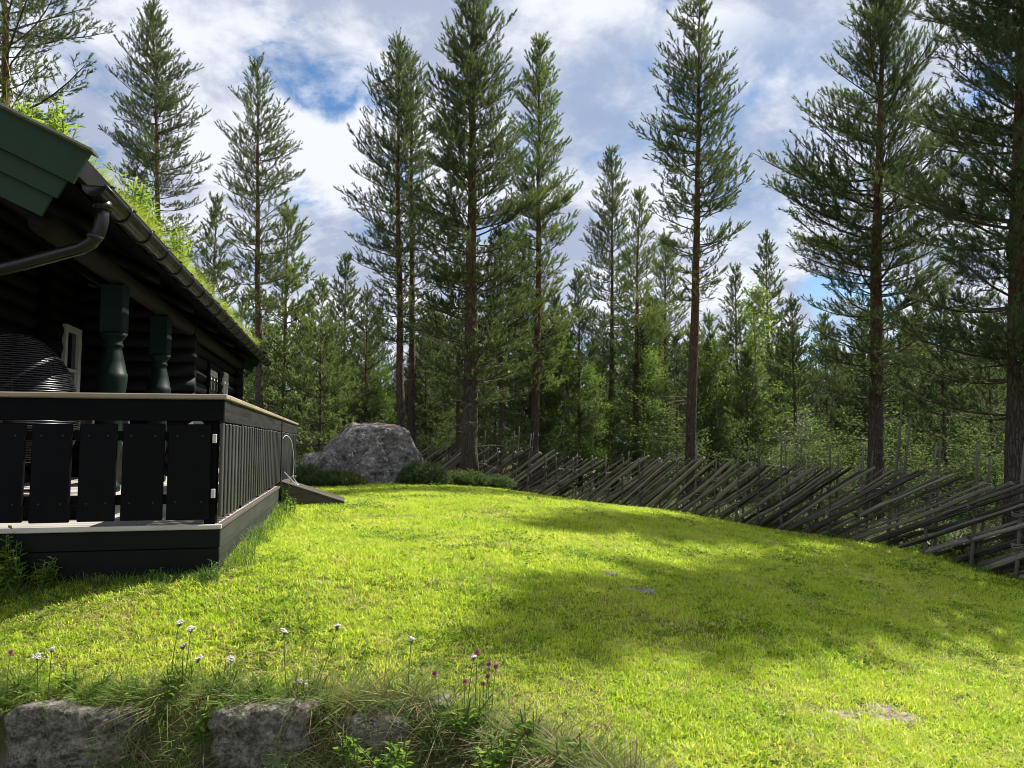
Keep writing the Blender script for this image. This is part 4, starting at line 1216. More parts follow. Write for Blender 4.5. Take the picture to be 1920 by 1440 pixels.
# ------------------------------------------------------------------ pines
def pine_meshes(seed, H, r0, prof, live, whorl=.36, nb=6, dens=1.0, K=16, nl=.075, nw=.012, top=(0., 0.), mat=NEEDLE, dead=.25, twr=1.0, shoot=.27, clear=.34, gapp=.17):
    """meshes for trunk, branches and crown of one pine, base at the origin.
    prof: (height, reach to -x, reach to +x) in metres; live: lowest live branch"""
    g = np.random.default_rng(seed)
    ph = np.array([p[0] for p in prof]); pl = np.array([p[1] for p in prof]); pr = np.array([p[2] for p in prof])
    o = np.argsort(ph); ph, pl, pr = ph[o], pl[o], pr[o]
    m = 16; t = np.linspace(0, 1, m)
    wob = np.cumsum(g.normal(0, .018, (m, 2)), 0) * (H / 14); wob -= wob[-1] * t[:, None]
    axis = np.stack([top[0] * t ** 1.2 + wob[:, 0], top[1] * t + wob[:, 1], t * H], 1)
    rad = r0 * ((1 - t) ** .85 * .93 + .05) ; rad[0] = r0 * 1.28; axis[0, 2] = -.15
    rad = np.maximum(rad, .012)
    V, F = tube(axis, rad, 12, True, .07, seed)
    trunk = pymesh('trunk', V, F, BARK, True)
    def ax(h):
        return np.stack([np.interp(h, axis[:, 2], axis[:, 0]), np.interp(h, axis[:, 2], axis[:, 1]), h], -1)
    BA, BB, BRa, BRb = [], [], [], []
    TA, TB, TR = [], [], []
    S0, SD, SL, ST = [], [], [], []
    h = live
    while h < H - .12:
        f = (h - live) / max(H - live, .1)
        n = max(3, int(round(nb * g.uniform(.75, 1.25))))
        a0 = g.uniform(0, 6.283)
        for b in range(n):
            if g.random() < gapp and f < .9: continue
            a = a0 + b * 6.283 / n + g.normal(0, .25)
            e0 = math.radians(np.interp(f, [0, .25, .6, .85, 1], [-9, 2, 17, 36, 58]) + g.normal(0, 8))
            c = math.cos(a)
            def reach(hh):
                l = np.interp(hh, ph, pl); r = np.interp(hh, ph, pr); av = (l + r) / 2
                return av + (r - av) * c if c > 0 else av + (l - av) * (-c)
            R = reach(h); R = reach(min(h + R * math.tan(e0) * .8, H)) 
            q_ = g.random(); R *= g.uniform(.70, 1.08) if q_ > .22 else (g.uniform(.35, .68) if q_ > .05 else g.uniform(1.1, 1.3))
            R = max(R, .10)
            h0 = h + g.normal(0, .05)
            p0 = ax(np.array(h0))
            curve = .22 + .14 * g.random()
            ns = 6 if R > .6 else 4
            tt = np.linspace(0, 1, ns)
            bend = g.normal(0, .12)
            hor = np.stack([np.cos(a + bend * tt), np.sin(a + bend * tt)], 1)
            P = np.zeros((ns, 3)); P[:, :2] = p0[:2] + hor * (R * tt)[:, None]
            P[:, 2] = h0 + R * (math.tan(e0) * tt * (1 - .25 * tt) + curve * tt * tt)
            br = max(.006, min(.045, .011 * R + .004) * twr)
            rr = br * (1 - .8 * tt) + .003
            BA.append(P[:-1]); BB.append(P[1:]); BRa.append(rr[:-1]); BRb.append(rr[1:])
            # side twigs
            Lb = R / math.cos(e0)
            start = clear * (1 - f) * g.uniform(.7, 1.2) if R > .7 else .05
            step = .15 / dens
            u = start * Lb + step * .5; side = 1 if g.random() > .5 else -1
            def pt(s):
                return np.array([np.interp(s, tt, P[:, 0]), np.interp(s, tt, P[:, 1]), np.interp(s, tt, P[:, 2])])
            while u < Lb:
                s = u / Lb; q = pt(s); dv = pt(min(s + .08, 1)) - pt(max(s - .08, 0)); dv /= np.linalg.norm(dv)
                sa = side * math.radians(g.uniform(32, 62)); side = -side
                ca, sn = math.cos(sa), math.sin(sa)
                d2 = np.array([dv[0] * ca - dv[1] * sn, dv[0] * sn + dv[1] * ca, dv[2] + g.normal(.12, .16)]); d2 /= np.linalg.norm(d2)
                Ls = (.50 * R * (1 - s) ** .8 * min(1, s * 2.2 + .35) + .10) * g.uniform(.55, 1.15)
                Ls = min(Ls, .95)
                e = q + d2 * Ls
                TA.append(q); TB.append(e); TR.append(.0045 * twr + .003 * Ls)
                w = max(.05, Ls * .22)
                while w <= Ls + .04:
                    k = min(w / Ls, 1)
                    sd = d2 + g.normal(0, .42, 3) + np.array([0, 0, .55 + .3 * f])
                    if k > .93: sd = d2 * 1.5 + g.normal(0, .2, 3) + np.array([0, 0, .3 + .25 * f])
                    S0.append(q + d2 * Ls * k); SD.append(sd); SL.append(shoot * g.uniform(.55, 1.1)); ST.append(k)
                    w += g.uniform(.10, .17) / dens
                u += step * g.uniform(.7, 1.35)
            for _ in range(2):
                S0.append(P[-1]); SD.append(dv * 1.3 + g.normal(0, .25, 3) + np.array([0, 0, .5])); SL.append(shoot * 1.2); ST.append(1)
        h += whorl * g.uniform(.75, 1.25) * (1 - .35 * f)
    for k in range(7):                                  # leader
        S0.append(ax(np.array(H - .10 * k))); SD.append(np.array([g.normal(0, .22), g.normal(0, .22), 1.0])); SL.append(shoot * 1.25); ST.append(1)
    # dead lower branches
    nd = 0; h = live * .12 + .4; DA, DB, DR = [], [], []
    while h < live + (H - live) * .30 and dead > 0:
        for b in range(int(g.integers(1, 4))):
            if g.random() > dead * 2: continue
            a = g.uniform(0, 6.283); R = g.uniform(.25, 1.0) * (np.interp(live + .5, ph, pl) + np.interp(live + .5, ph, pr)) * .42; p0 = ax(np.array(h + g.normal(0, .1)))
            e = g.uniform(-.35, .15); p1 = p0 + np.array([math.cos(a) * R * .5, math.sin(a) * R * .5, R * .5 * e + .04 * R]); p2 = p0 + np.array([math.cos(a + .15) * R, math.sin(a + .15) * R, R * e * 1.3 - .03 * R])
            DA += [p0, p1]; DB += [p1, p2]; DR += [(.011 * twr, .008), (.008, .003)]
            for q in range(int(R * 7)):
                s = g.uniform(.25, 1); c = p0 + (p1 - p0) * s * 2 if s < .5 else p1 + (p2 - p1) * (s - .5) * 2
                d2 = np.array([math.cos(a + g.choice([-1, 1]) * g.uniform(.5, 1.1)), math.sin(a + g.choice([-1, 1]) * g.uniform(.5, 1.1)), g.normal(-.1, .3)])
                DA.append(c); DB.append(c + d2 * g.uniform(.1, .45)); DR.append((.005, .002))
        h += whorl * .8
    Va, Fa = prisms(np.concatenate(BA), np.concatenate(BB), np.concatenate(BRa), np.concatenate(BRb), 5)
    Vb, Fb = prisms(np.array(TA), np.array(TB), np.array(TR), np.array(TR) * .4, 3)
    branches = fast_mesh('branches', np.concatenate([Va, Vb]), np.concatenate([Fa, Fb + len(Va)]), TWIG, True)
    deadm = None
    if DA:
        DR = np.array(DR); Vd, Fd = prisms(np.array(DA), np.array(DB), DR[:, 0], DR[:, 1], 4); deadm = fast_mesh('dead_branches', Vd, Fd, DEADTWIG, True)
    S0 = np.array(S0); SD = norm(np.array(SD)); SL = np.array(SL); ST = np.array(ST)
    N = len(S0)
    e1, e2 = frames(SD)
    tk = g.random((N, K)) ** .85; phi = g.uniform(0, 6.283, (N, K)); an = np.radians(g.uniform(22, 58, (N, K))) * (1.1 - .45 * tk)
    radv = np.cos(phi)[..., None] * e1[:, None] + np.sin(phi)[..., None] * e2[:, None]
    nd_ = SD[:, None] * np.cos(an)[..., None] + radv * np.sin(an)[..., None]
    base = S0[:, None] + SD[:, None] * (SL[:, None] * tk)[..., None]
    tip = base + nd_ * (nl * g.uniform(.7, 1.2, (N, K)))[..., None]
    wv = norm(np.cross(nd_, g.normal(0, 1, (N, K, 3)))) * (nw * .5)
    V = np.stack([base - wv, base + wv, tip], 2).reshape(-1, 3)
    tint = np.clip(g.random(N)[:, None] * .55 + tk * .25 + g.normal(0, .08, (N, K)), 0, 1)
    crown = fast_mesh('crown', V, np.arange(len(V)).reshape(-1, 3), mat, False, {'tint': np.repeat(tint.ravel(), 3)})
    return trunk, branches, crown, deadm

NTRI = [0]
def put_pine(loc, ms, label, group=None, rz=0.0, scale=1.0, cat='tree', name='pine_tree'):
    root = empty(name, tuple(loc), rz); root.scale = (scale,) * 3
    tag(root, label, cat, group)
    for nme, me in zip(('trunk', 'branches', 'crown', 'dead_branches'), ms):
        if me is not None:
            o = obj(nme, me, root)
            if nme != 'trunk': o['kind'] = 'stuff'
    return root

def hero(px, d, top, prof, live_py, r0, label, seed, base_px=None, dens=1.0, K=16, nl=.088, nw=.019, **kw):
    """pine at distance d, measured against the photo: top pixel, (py, left px, right px) outline rows"""
    bx = at(base_px if base_px is not None else px, 880, d)
    x, y = bx[0], bx[1]; z = hz(x, y)
    tp = at(top[0], top[1], d)
    H = tp[2] - z
    rows = []
    for py, l, r in prof:
        tpx = top[0] + (px - top[0]) * min(1, max(0, (py - top[1]) / 400.0))
        a = at(tpx, py, d); s = d / FOC
        rows.append((a[2] - z, max(.05, (tpx - l) * s), max(.05, (r - tpx) * s)))
    rows.append((H, .10, .10))
    live = at(px, live_py, d)[2] - z
    ms = pine_meshes(seed, H, r0, rows, live, top=(tp[0] - x, 0.0), dens=dens * 1.3, K=int(K * 1.5), nl=nl, nw=nw, **kw)
    return put_pine((x, y, z), ms, label, 'tall pines around the lawn')

def build_heroes():
    hero(10, 17, (0, -260), [(-200, -50, 60), (-60, -100, 110), (35, -140, 150), (95, -170, 215), (150, -150, 150), (205, -150, 185), (260, -120, 130), (330, -100, 100)], 250, .17, 'tall pine above the cabin roof, cut off by the picture border', 1, base_px=16, K=16, dens=.85, gapp=.25)
    hero(296, 26, (287, 15), [(55, 268, 318), (75, 240, 317), (105, 222, 335), (150, 215, 357), (180, 203, 350), (220, 204, 362), (250, 215, 357), (290, 203, 350), (325, 215, 398), (360, 215, 368), (420, 220, 372), (480, 230, 368)], 540, .17, 'slim pine rising behind the roof with one long low bough', 2, base_px=302, K=17, dens=.95)
    hero(486, 22, (482, 130), [(170, 464, 503), (212, 436, 530), (262, 438, 541), (285, 421, 545), (330, 420, 556), (365, 420, 566), (400, 420, 560), (450, 424, 560), (520, 430, 545), (600, 440, 530)], 600, .14, 'slender pine with reddish trunk just beyond the cabin eave', 3, base_px=487, K=16, dens=.85)
    hero(752, 22.5, (747, 75), [(130, 719, 775), (160, 690, 785), (215, 694, 790), (272, 670, 800), (310, 655, 805), (385, 658, 810), (435, 626, 810), (480, 655, 800), (540, 690, 800), (620, 700, 790)], 640, .135, 'pine behind the boulder, first of the twin trunks', 4, base_px=752, K=16, dens=.9)
    hero(770, 23.2, (768, 103), [(150, 745, 800), (200, 730, 810), (300, 700, 830), (400, 690, 840), (500, 700, 840), (600, 710, 820)], 620, .13, 'pine behind the boulder, twin trunk nearer the big pine', 5, base_px=771, K=15, dens=.8)
    hero(888, 19, (888, -22), [(20, 858, 925), (60, 848, 946), (90, 830, 952), (112, 783, 958), (180, 796, 976), (220, 790, 984), (300, 780, 1000), (400, 770, 1010), (500, 770, 1010), (600, 775, 1005), (700, 790, 985), (740, 810, 970)], 745, .215, 'biggest dark pine at the middle of the lawn edge inside the fence', 6, base_px=881, K=19, dens=1.06, nb=6, dead=.5, clear=.30, gapp=.15)
    hero(1003, 23.5, (1012, 80), [(100, 1000, 1025), (132, 972, 1030), (210, 965, 1046), (250, 960, 1071), (310, 955, 1057), (345, 950, 1064), (400, 945, 1078), (450, 945, 1076), (520, 945, 1066), (600, 940, 1068), (660, 945, 1072), (720, 960, 1050)], 735, .155, 'bright-edged pine standing on the sunny side of the biggest pine', 7, base_px=1000, K=19, dens=1.05, nb=6, mat=NEEDLE2, dead=.4)
    hero(1148, 30, (1147, 287), [(322, 1128, 1161), (350, 1118, 1172), (395, 1107, 1171), (440, 1100, 1185), (500, 1090, 1200), (600, 1085, 1205), (680, 1100, 1190)], 720, .13, 'mid-height pine with a pointed top between the two tallest groups', 8, K=17, dens=1.0)
    hero(1196, 27, (1200, 370), [(398, 1186, 1214), (430, 1178, 1226), (500, 1160, 1240), (600, 1140, 1255), (680, 1145, 1250)], 720, .125, 'reddish-trunked pine in front of the pointed mid-height pine', 9, base_px=1191, K=17, dens=1.0, mat=NEEDLE2)
    hero(1248, 31, (1248, 446), [(480, 1232, 1266), (540, 1212, 1280), (620, 1198, 1296), (720, 1195, 1300), (780, 1205, 1290)], 790, .12, 'dense bright young pine beside the tall bare-trunked pine', 10, K=17, dens=1.0, mat=NEEDLE2)
    hero(1303, 20.5, (1313, -4), [(30, 1268, 1327), (80, 1270, 1340), (98, 1240, 1357), (130, 1226, 1365), (165, 1230, 1368), (200, 1226, 1386), (238, 1212, 1378), (282, 1197, 1385), (303, 1200, 1404), (330, 1206, 1410), (362, 1212, 1416), (400, 1217, 1405), (440, 1226, 1400), (500, 1240, 1380), (560, 1262, 1345)], 560, .165, 'tall lone pine with a bare lower trunk behind the fence', 11, base_px=1292, K=18, dens=.92, dead=.3)
    hero(1646, 16.5, (1662, -35), [(10, 1600, 1715), (60, 1583, 1728), (112, 1550, 1742), (150, 1528, 1760), (205, 1510, 1770), (250, 1530, 1780), (288, 1482, 1790), (372, 1425, 1800), (410, 1410, 1800), (450, 1440, 1800), (520, 1515, 1790), (600, 1525, 1780), (700, 1540, 1760), (760, 1560, 1740)], 745, .19, 'wide pine with long low boughs next to the thick near pine', 12, base_px=1634, K=19, dens=1.08, nb=7, dead=.4, nl=.08, nw=.015)
    hero(1905, 12.3, (1925, -420), [(-300, 1840, 2010), (-150, 1780, 2070), (0, 1722, 2130), (60, 1745, 2140), (120, 1760, 2140), (200, 1735, 2150), (330, 1672, 2170), (450, 1668, 2180), (600, 1655, 2180), (680, 1670, 2150), (780, 1690, 2110)], 775, .20, 'thick near pine with dark drooping boughs at the picture border', 13, base_px=1893, K=19, dens=1.22, nb=8, whorl=.44, dead=.7, gapp=.12, nl=.08, nw=.0135, mat=NEEDLE3, clear=.22)
build_heroes()

def build_near_boughs():
    pass

ZS = ((420, 'behind the roof edge'), (500, 'beside the slender pine beyond the eave'), (570, 'over the terrace end'), (640, 'behind the boulder'), (730, 'beside the twin trunks'), (800, 'between the twin trunks and the biggest pine'), (870, 'on the shaded side of the biggest pine'), (950, 'on the sunny side of the biggest pine'), (1020, 'under the bright-edged pine'), (1090, 'just past the bright-edged pine'), (1170, 'under the pointed mid-height pine'), (1230, 'under the reddish-trunked pine'), (1290, 'before the tall lone pine'), (1350, 'past the tall lone pine'), (1420, 'under the bright birch'), (1500, 'near the silvery shrub'), (1570, 'before the wide pine'), (1640, 'at the wide pine trunk'), (1710, 'just past the wide pine trunk'), (1790, 'midway to the thick near pine'), (1870, 'before the thick near pine'), (2100, 'at the thick near pine'))
def zone(p): return next(b for a, b in ZS if p < a)
def build_background_trees():
    kinds = []
    for k, (H, r, live, rr, mat, nb) in enumerate(((9, .10, 2.0, 1.35, NEEDLE, 6), (8, .085, .9, 1.4, NEEDLE, 6), (10, .11, 3.6, 1.4, NEEDLE3, 6), (7, .07, .5, 1.4, NEEDLE2, 6), (9.5, .10, 2.6, 1.0, NEEDLE, 5), (8.5, .09, 1.2, 1.35, NEEDLE3, 6))):
        prof = [(live * .6, rr * .75, rr * .8), (live + .6, rr, rr * .95), (live + (H - live) * .45, rr * .8, rr * .88), (H - 1.2, rr * .32, rr * .34), (H, .06, .06)]
        ms = pine_meshes(60 + k, H, r, prof, live, whorl=.42, nb=nb, dens=1.15, K=20, nl=.11, nw=.028, mat=mat, dead=.5)
        kinds.append((H, ms))
    named = {
        (405, 380): ('small sparse pine between the roof weeds and the slender pine', 30, 4), (540, 392): ('bushy pine touching the slender pine beyond the eave', 26, 3), (604, 528): ('pale dense young pine left of the boulder group', 23, 3),
        (648, 492): ('dark pine top rising behind the pale young pine', 30, 0), (690, 545): ('small pine top between the pale young pine and the twin pines', 28, 1), (1437, 449): ('thin spire-like pine far off against the cloud', 40, 4),
        (1485, 560): ('small dark pine with upright shoots beside the birch', 22, 2), (1378, 508): ('thin pine half hidden behind the bare-trunked pine', 32, 4), (1545, 600): ('small pine in the gap beside the wide pine', 28, 0),
        (862, 470): ('pine trunk close behind the biggest pine on its shaded side', 22.5, 2), (937, 430): ('pine trunk close behind the biggest pine on its sunny side', 22.5, 2), (983, 450): ('slim pine trunk just behind the fence by the bright-edged pine', 26, 2),
        (1085, 520): ('young pine in the gap before the pointed mid-height pine', 27, 0), (1040, 560): ('low pine behind the fence under the bright-edged pine', 30, 5), (1760, 560): ('pine filling the space between the wide pine and the thick near pine', 24, 5), (1850, 600): ('pine right behind the thick near pine', 20, 1), (820, 600): ('low pine seen between the twin trunks and the biggest pine', 30, 0), (455, 560): ('pine low beside the slender pine trunk', 30, 3),
    }
    i = 0
    for (px, py), (lab, d, kd) in named.items():
        H0, ms = kinds[kd]; p = at(px, py, d); z = hz(p[0], p[1]); s = (p[2] - z) / H0
        put_pine((p[0], p[1], z), ms, lab, 'smaller pines behind the fence', RNG.uniform(0, 6.28), s); i += 1
    g = np.random.default_rng(5)
    for px in np.arange(340, 1960, 27):
        for row in range(2):
            d = g.uniform(26, 34) if row == 0 else g.uniform(36, 60)
            pxx = px + g.uniform(-14, 14)
            py = g.uniform(590, 740) if row == 0 else g.uniform(560, 690)
            if 1060 < pxx < 1110 or 1500 < pxx < 1600: py += 50
            H0, ms = kinds[int(g.integers(0, 6))]; p = at(pxx, py, d); z = hz(p[0], p[1]); s = (p[2] - z) / H0
            zn = zone(pxx)
            put_pine((p[0], p[1], z), ms, ('young pine in the wood ' if row == 0 else 'farther small pine deep in the wood ') + zn, 'young pines filling the wood', g.uniform(0, 6.28), s)
build_background_trees()

# ------------------------------------------------------------------ broad-leaved trees and shrubs
def leafy_meshes(seed, H, R, n, leaf, mat, trunk_r=.03, low=.25, stems=1, aspect=.75):
    g = np.random.default_rng(seed)
    A, B, Ra, Rb, LB, LD = [], [], [], [], [], []
    for s in range(stems):
        a = g.uniform(0, 6.28); lean = g.uniform(.0, .12) if stems == 1 else g.uniform(.1, .4)
        t = np.linspace(0, 1, 8)
        P = np.stack([np.cos(a) * lean * H * t ** 1.3 + g.normal(0, .03, 8), np.sin(a) * lean * H * t ** 1.3 + g.normal(0, .03, 8), H * t * (1 if s == 0 else g.uniform(.6, .95))], 1); P[0] = (g.normal(0, .05), g.normal(0, .05), -.05) if stems > 1 else (0, 0, -.05)
        r = trunk_r * (1 - .85 * t)
        A += list(P[:-1]); B += list(P[1:]); Ra += list(r[:-1]); Rb += list(r[1:])
        nb = int(26 / stems) + 4
        for b in range(nb):
            f = low + (1 - low) * (b + g.random()) / nb
            q = np.array([np.interp(f, t, P[:, i]) for i in range(3)])
            az = g.uniform(0, 6.28); L = R * (math.sin(math.pi * min(.98, (f - low) / (1 - low) * .75 + .22)) ** .8) * g.uniform(.5, 1.1)
            e = q + np.array([math.cos(az) * L, math.sin(az) * L, L * g.uniform(.3, .9)]); m = (q + e) / 2 + np.array([0, 0, .08 * L])
            A += [q, m]; B += [m, e]; Ra += [trunk_r * .35, trunk_r * .2]; Rb += [trunk_r * .2, .002]
            for k in range(int(n / (nb * stems))):
                u = g.uniform(.15, 1.05); c = q + (m - q) * u * 2 if u < .5 else m + (e - m) * (u - .5) * 2
                LB.append(c + g.normal(0, .10 * R + .03, 3)); LD.append((math.cos(az) + g.normal(0, .7), math.sin(az) + g.normal(0, .7), g.normal(-.15, .5)))
    V, F = prisms(A, B, Ra, Rb, 5)
    tr = fast_mesh('trunk', V, F, BIRCHBARK, True)
    V, F, t = leaves(np.array(LB), np.array(LD), leaf * g.uniform(.6, 1.25, len(LB)), aspect, np.clip(g.random(len(LB)) * .7 + np.array(LB)[:, 2] / H * .3, 0, 1), g)
    return tr, fast_mesh('crown', V, F, mat, False, {'tint': t})

def build_leafy():
    birch = [leafy_meshes(800 + k, 6.5, 1.1, 4200, .075, LEAF_BIRCH, .045, .22) for k in range(2)]
    bush = [leafy_meshes(820 + k, 2.6, .8, 2400, .06, LEAF_SHRUB, .018, .1, 4) for k in range(3)]
    willow = leafy_meshes(840, 2.8, .8, 900, .06, LEAF_PALE, .018, .25, 4, .5)
    def put(name, ms, px, py, d, H0, label, cat, group, wide=1.0):
        p = at(px, py, d); z = hz(p[0], p[1]); s = (p[2] - z) / H0
        root = empty(name, (p[0], p[1], z), RNG.uniform(0, 6.28)); root.scale = (s * wide, s * wide, s); tag(root, label, cat, group)
        for n, me in zip(('trunk', 'crown'), ms): obj(n, me, root)
    for px, py, d, k, lab in ((1412, 548, 27, 0, 'bright green birch behind the fence beside the tall lone pine'), (1345, 640, 26, 1, 'smaller birch close to the tall lone pine'), (1060, 620, 26, 1, 'thin birch under the bright-edged pine'), (1470, 690, 24, 0, 'leafy birch around the small dark pine'), (1225, 660, 25, 1, 'birch at the foot of the dense bright young pine'), (1110, 690, 24, 0, 'birch in front of the pointed mid-height pine'), (720, 690, 27, 0, 'birch glimpsed behind the twin trunks')):
        put('birch_tree', birch[k], px, py, d, 6.5, lab, 'tree', 'birches behind the fence')
    g = np.random.default_rng(9)
    put('willow_shrub', willow, 1488, 765, 18.3, 2.8, 'shrub with silvery pale leaves just behind the fence', 'shrub', None)
    for px in np.arange(560, 1930, 36):
        d = g.uniform(22.5, 28); put('forest_shrub', bush[int(g.integers(0, 3))], px + g.uniform(-15, 15), g.uniform(755, 830), d, 2.6, 'leafy shrub in the wood ' + zone(px), 'shrub', 'leafy shrubs behind the fence', 1.15)
    for px in np.arange(1510, 1960, 62):
        d = 18.8 if px < 1700 else 15.5
        put('forest_shrub', bush[int(g.integers(0, 3))], px + g.uniform(-15, 15), g.uniform(790, 880), d, 2.6, 'low shrub close behind the fence rails ' + zone(px), 'shrub', 'leafy shrubs behind the fence', 1.2)
build_leafy()

def juniper(loc, R, Hh, n, label, seed, mat=JUNIPER):
    g = np.random.default_rng(seed)
    root = empty('juniper_bush', tuple(loc)); tag(root, label, 'bush', 'low bushes by the boulder')
    a = g.uniform(0, 6.283, n); r = np.sqrt(g.random(n)) * R
    zz = Hh * (1 - (r / R) ** 2) ** .6 * g.uniform(.35, 1.0, n)
    P = np.stack([np.cos(a) * r, np.sin(a) * r * .8, zz], 1)
    D = norm(np.stack([np.cos(a) * .6, np.sin(a) * .6, np.full(n, .8)], 1) + g.normal(0, .35, (n, 3)))
    K = 9; tk = g.random((n, K)); e1, e2 = frames(D); phi = g.uniform(0, 6.283, (n, K))
    rad = np.cos(phi)[..., None] * e1[:, None] + np.sin(phi)[..., None] * e2[:, None]
    nd = D[:, None] * .75 + rad * .66; b = P[:, None] + D[:, None] * (.16 * tk)[..., None]; tip = b + nd * .06
    wv = norm(np.cross(nd, g.normal(0, 1, (n, K, 3)))) * .009
    V = np.stack([b - wv, b + wv, tip], 2).reshape(-1, 3)
    obj('foliage', fast_mesh('foliage', V, np.arange(len(V)).reshape(-1, 3), mat, False, {'tint': np.repeat(np.clip(g.random((n, K)) * .6 + .3 * tk, 0, 1).ravel(), 3)}), root)
    m = 24; A = np.zeros((m, 3)); A[:, 2] = .02; B = P[g.integers(0, n, m)]; V, F = prisms(A, B, .012, .004, 4); obj('stems', fast_mesh('stems', V, F, TWIG), root)

def build_bushes():
    for i, (px, py, d, R, Hh, n, lab) in enumerate(((625, 905, 16.9, .62, .26, 1500, 'low mossy bush in front of the boulder on its shaded side'), (570, 900, 17.2, .45, .38, 1300, 'low bush between the terrace end and the boulder'), (793, 915, 17.3, .52, .44, 1500, 'dark juniper bush in front of the boulder on its sunny side'), (870, 920, 18.0, .50, .26, 900, 'low heather clump at the foot of the biggest pine'), (925, 922, 18.4, .45, .22, 700, 'smaller heather clump between the biggest pine and the fence'))):
        q = at(px, py, d); juniper((q[0], q[1], hz(q[0], q[1])), R, Hh, n, lab, 860 + i, UNDER if i in (0, 3, 4) else JUNIPER)
build_bushes()

def build_undergrowth():
    t = [tuft_mesh(400 + i, 22, .18, .10, .38, .022, .3, 1.3, UNDER) for i in range(5)]
    col = source_collection('undergrowth_tuft', t)
    n = 16000
    y = 19 + RNG.random(n) ** 1.3 * 34; x = RNG.uniform(-.75, .75, n) * y
    n2 = 3500; x = np.concatenate([x, RNG.uniform(4, 14, n2)]); y = np.concatenate([y, RNG.uniform(8, 20, n2)])
    k = fence_side(x, y) > .25; x, y = x[k], y[k]; n = len(x)
    P = np.stack([x, y, height(x, y)], 1)
    rot = np.stack([RNG.normal(0, .1, n), RNG.normal(0, .1, n), RNG.uniform(0, 6.28, n)], 1)
    gn_scatter('undergrowth', P, rot, RNG.uniform(.7, 1.7, n), RNG.integers(0, 5, n), col, 'bilberry and grass undergrowth of the wood behind the fence', 'undergrowth')
build_undergrowth()

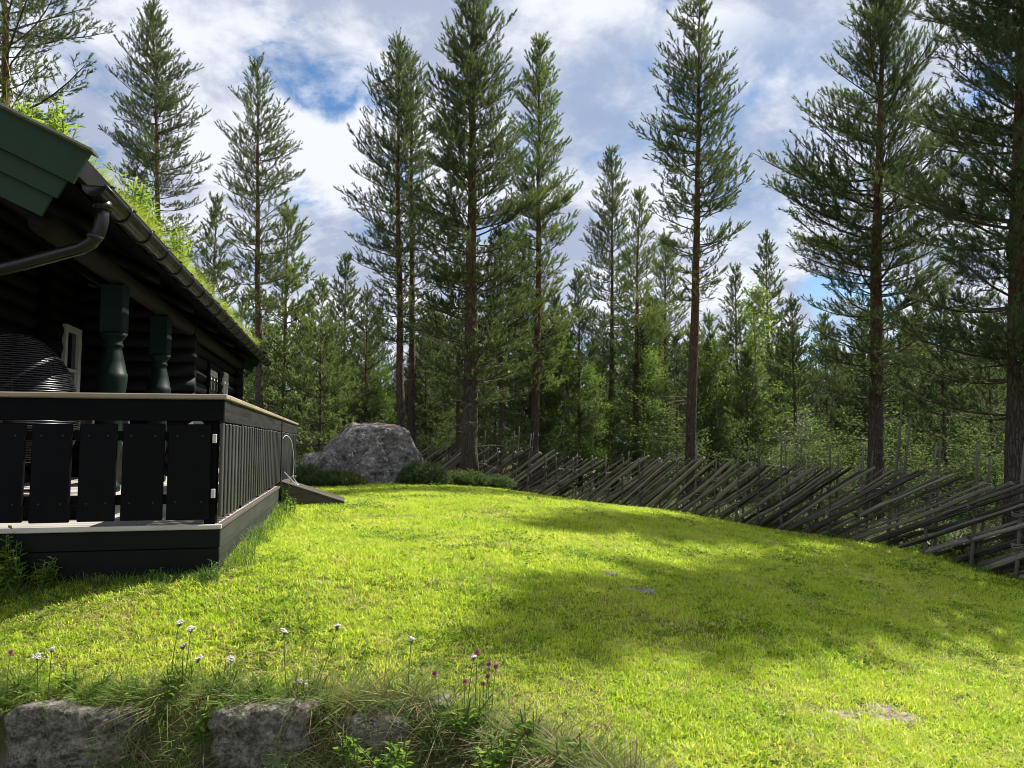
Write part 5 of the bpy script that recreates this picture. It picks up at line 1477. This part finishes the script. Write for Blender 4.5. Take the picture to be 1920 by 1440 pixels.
# ------------------------------------------------------------------ things on and beside the terrace
def build_small_things():
    # ramp up to the gate
    R = empty('wooden_ramp', tuple(to_world(.02, 5.1, hz(*to_world(.4, 5.3, 0)[:2]))), TH)
    tag(R, 'old wooden ramp leading from the lawn to the terrace gate', 'ramp')
    z0 = R.location.z; zt = .40 - z0
    for k in range(4):
        y = -.02 + k * .20
        prism_xz('ramp_board', R, [(0, zt), (.86, .05), (.86, .015), (0, zt - .035)], y, y + .190, RAMPWOOD)
    for y in (-.02, .74):
        prism_xz('ramp_side', R, [(.01, zt - .037), (.84, .012), (.84, -.08), (.01, -.14)], y + .002, y + .03, RAMPWOOD)
    # white cable loop on the gate
    c = empty('cable', tuple(to_world(.03, 5.0, 0.9)), TH); 
    P = np.array([(.0, .02, .03), (.02, .05, .07), (.06, .12, .07), (.10, .25, .0), (.12, .35, -.15), (.13, .42, -.32), (.12, .46, -.50), (.16, .5, -.58), (.2, .4, -.62), (.16, .2, -.58), (.1, .05, -.5), (.03, .0, -.42)])
    t = np.linspace(0, len(P) - 1, 50); i = np.minimum(t.astype(int), len(P) - 2); f = (t - i)[:, None]; Pm = np.vstack([2 * P[0] - P[1], P, 2 * P[-1] - P[-2]])
    a, b, d, e = Pm[i], Pm[i + 1], Pm[i + 2], Pm[i + 3]
    S = .5 * (2 * b + (d - a) * f + (2 * a - 5 * b + 4 * d - e) * f ** 2 + (3 * b - a - 3 * d + e) * f ** 3)
    bpy.data.objects.remove(c)
    o = tube_obj('cable', S, .0045, WHITEPLASTIC, None, 8); o.location = tuple(to_world(.035, 5.0, .95)); o.rotation_euler = (0, 0, TH)
    tag(o, 'white cable hanging in a loop from the terrace gate', 'cable')
    # wicker cocoon chair
    Cc = empty('wicker_chair', tuple(to_world(-1.80, .98, .502)), TH + math.pi * .9)
    tag(Cc, 'black woven cocoon chair behind the terrace railing', 'chair')
    n = 56
    for k in range(n):
        t = k / (n - 1); z = .28 + 1.02 * t
        r = .50 * math.sqrt(max(.012, 1 - ((t - .30) / .72) ** 2)) if t > .3 else .50 * math.sqrt(max(.02, 1 - ((t - .30) / .42) ** 2))
        a = np.linspace(math.radians(-70), math.radians(250), 34)
        P = np.stack([r * np.cos(a), r * np.sin(a), z + .002 * np.sin(a * 11 + k * math.pi)], 1)
        tube_obj('woven_strand', P, .0092, WICKER, Cc, 5)
    SV, SF = [], []
    for j in range(20):
        t = j / 19; r = .486 * math.sqrt(max(.012, 1 - ((t - .30) / .72) ** 2)) if t > .3 else .486 * math.sqrt(max(.02, 1 - ((t - .30) / .42) ** 2))
        for a in np.radians(np.linspace(-70, 250, 30)): SV.append((r * math.cos(a), r * math.sin(a), .28 + 1.02 * t))
    for j in range(19):
        for k in range(29): SF.append((j * 30 + k, j * 30 + k + 1, j * 30 + k + 31, j * 30 + k + 30))
    obj('shell', pymesh('shell', SV, SF, WICKER, True), Cc)
    for k in range(9):
        a = math.radians(-70 + 320 * k / 8); pts = []
        for t in np.linspace(0, 1, 14):
            r = .492 * math.sqrt(max(.012, 1 - ((t - .30) / .72) ** 2)) if t > .3 else .492 * math.sqrt(max(.02, 1 - ((t - .30) / .42) ** 2)); pts.append((r * math.cos(a), r * math.sin(a), .28 + 1.02 * t))
        tube_obj('rib', pts, .009, WICKER, Cc, 6)
    ring = [(.38 * math.cos(a), .38 * math.sin(a), .015) for a in np.linspace(0, 2 * math.pi, 25)]
    tube_obj('base_ring', ring, .015, BLACKMETAL, Cc, 8)
    for k in range(4):
        a = k * math.pi / 2 + .4; tube_obj('leg', [(.38 * math.cos(a), .38 * math.sin(a), .015), (.3 * math.cos(a), .3 * math.sin(a), .36)], .014, BLACKMETAL, Cc, 8)
    V, F = [], []
    bm = bmesh.new(); bmesh.ops.create_uvsphere(bm, u_segments=20, v_segments=10, radius=1); 
    for v in bm.verts: v.co = Vector((v.co.x * .38, v.co.y * .38, .50 + v.co.z * .09))
    me = bpy.data.meshes.new('cushion'); bm.to_mesh(me); bm.free(); me.materials.append(CUSHION); me.polygons.foreach_set('use_smooth', [True] * len(me.polygons)); obj('cushion', me, Cc)
    # long table with benches behind the front slats
    Tb = empty('garden_table', tuple(to_world(-2.0, 3.2, .502)), TH); tag(Tb, 'grey plank garden table on the veranda behind the railing', 'table')
    for k in range(5): box('table_plank', Tb, -.40 + k * .16, -.25 + k * .16, -.8, .8, .70, .735, DECKWOOD)
    for x in (-.34, .30):
        for y in (-.7, .62): box('leg', Tb, x, x + .07, y, y + .07, 0, .70, RAMPWOOD)
    box('apron', Tb, -.34, .37, -.70, -.66, .62, .70, RAMPWOOD)
    Bn = empty('garden_bench', tuple(to_world(-1.42, 3.2, .502)), TH); tag(Bn, 'low plank bench beside the veranda table', 'bench')
    for k in range(2): box('seat_plank', Bn, -.16 + k * .16, -.01 + k * .16, -.75, .75, .40, .43, DECKWOOD)
    for y in (-.6, .5): box('leg', Bn, -.13, .12, y, y + .06, 0, .40, RAMPWOOD)
    # pot of pink flowers standing on the table
    Pt = empty('flower_pot', tuple(to_world(-1.85, 2.9, 1.238)), TH); tag(Pt, 'small pot of pink flowers on the veranda table', 'flower pot')
    pot = [(0, .05), (.10, .07), (.115, .075), (.115, .065)]; V, F = [], []
    for z, r in pot:
        for k in range(14): V.append((r * math.cos(k * .4488), r * math.sin(k * .4488), z))
    for i in range(3):
        for k in range(14): F.append((i * 14 + k, i * 14 + (k + 1) % 14, (i + 1) * 14 + (k + 1) % 14, (i + 1) * 14 + k))
    F.append(tuple(range(14))[::-1]); F.append(tuple(range(42, 56)))
    obj('pot', pymesh('pot', V, F, WHITE, True), Pt)
    g = np.random.default_rng(3); n = 60; B = np.stack([g.normal(0, .05, n), g.normal(0, .05, n), g.uniform(.12, .2, n)], 1)
    V, F, t = leaves(B, g.normal(0, 1, (n, 3)) + np.array([0, 0, .6]), g.uniform(.03, .05, n), .8, g.random(n), g)
    obj('blossoms', fast_mesh('blossoms', V, F, PINK), Pt)
build_small_things()
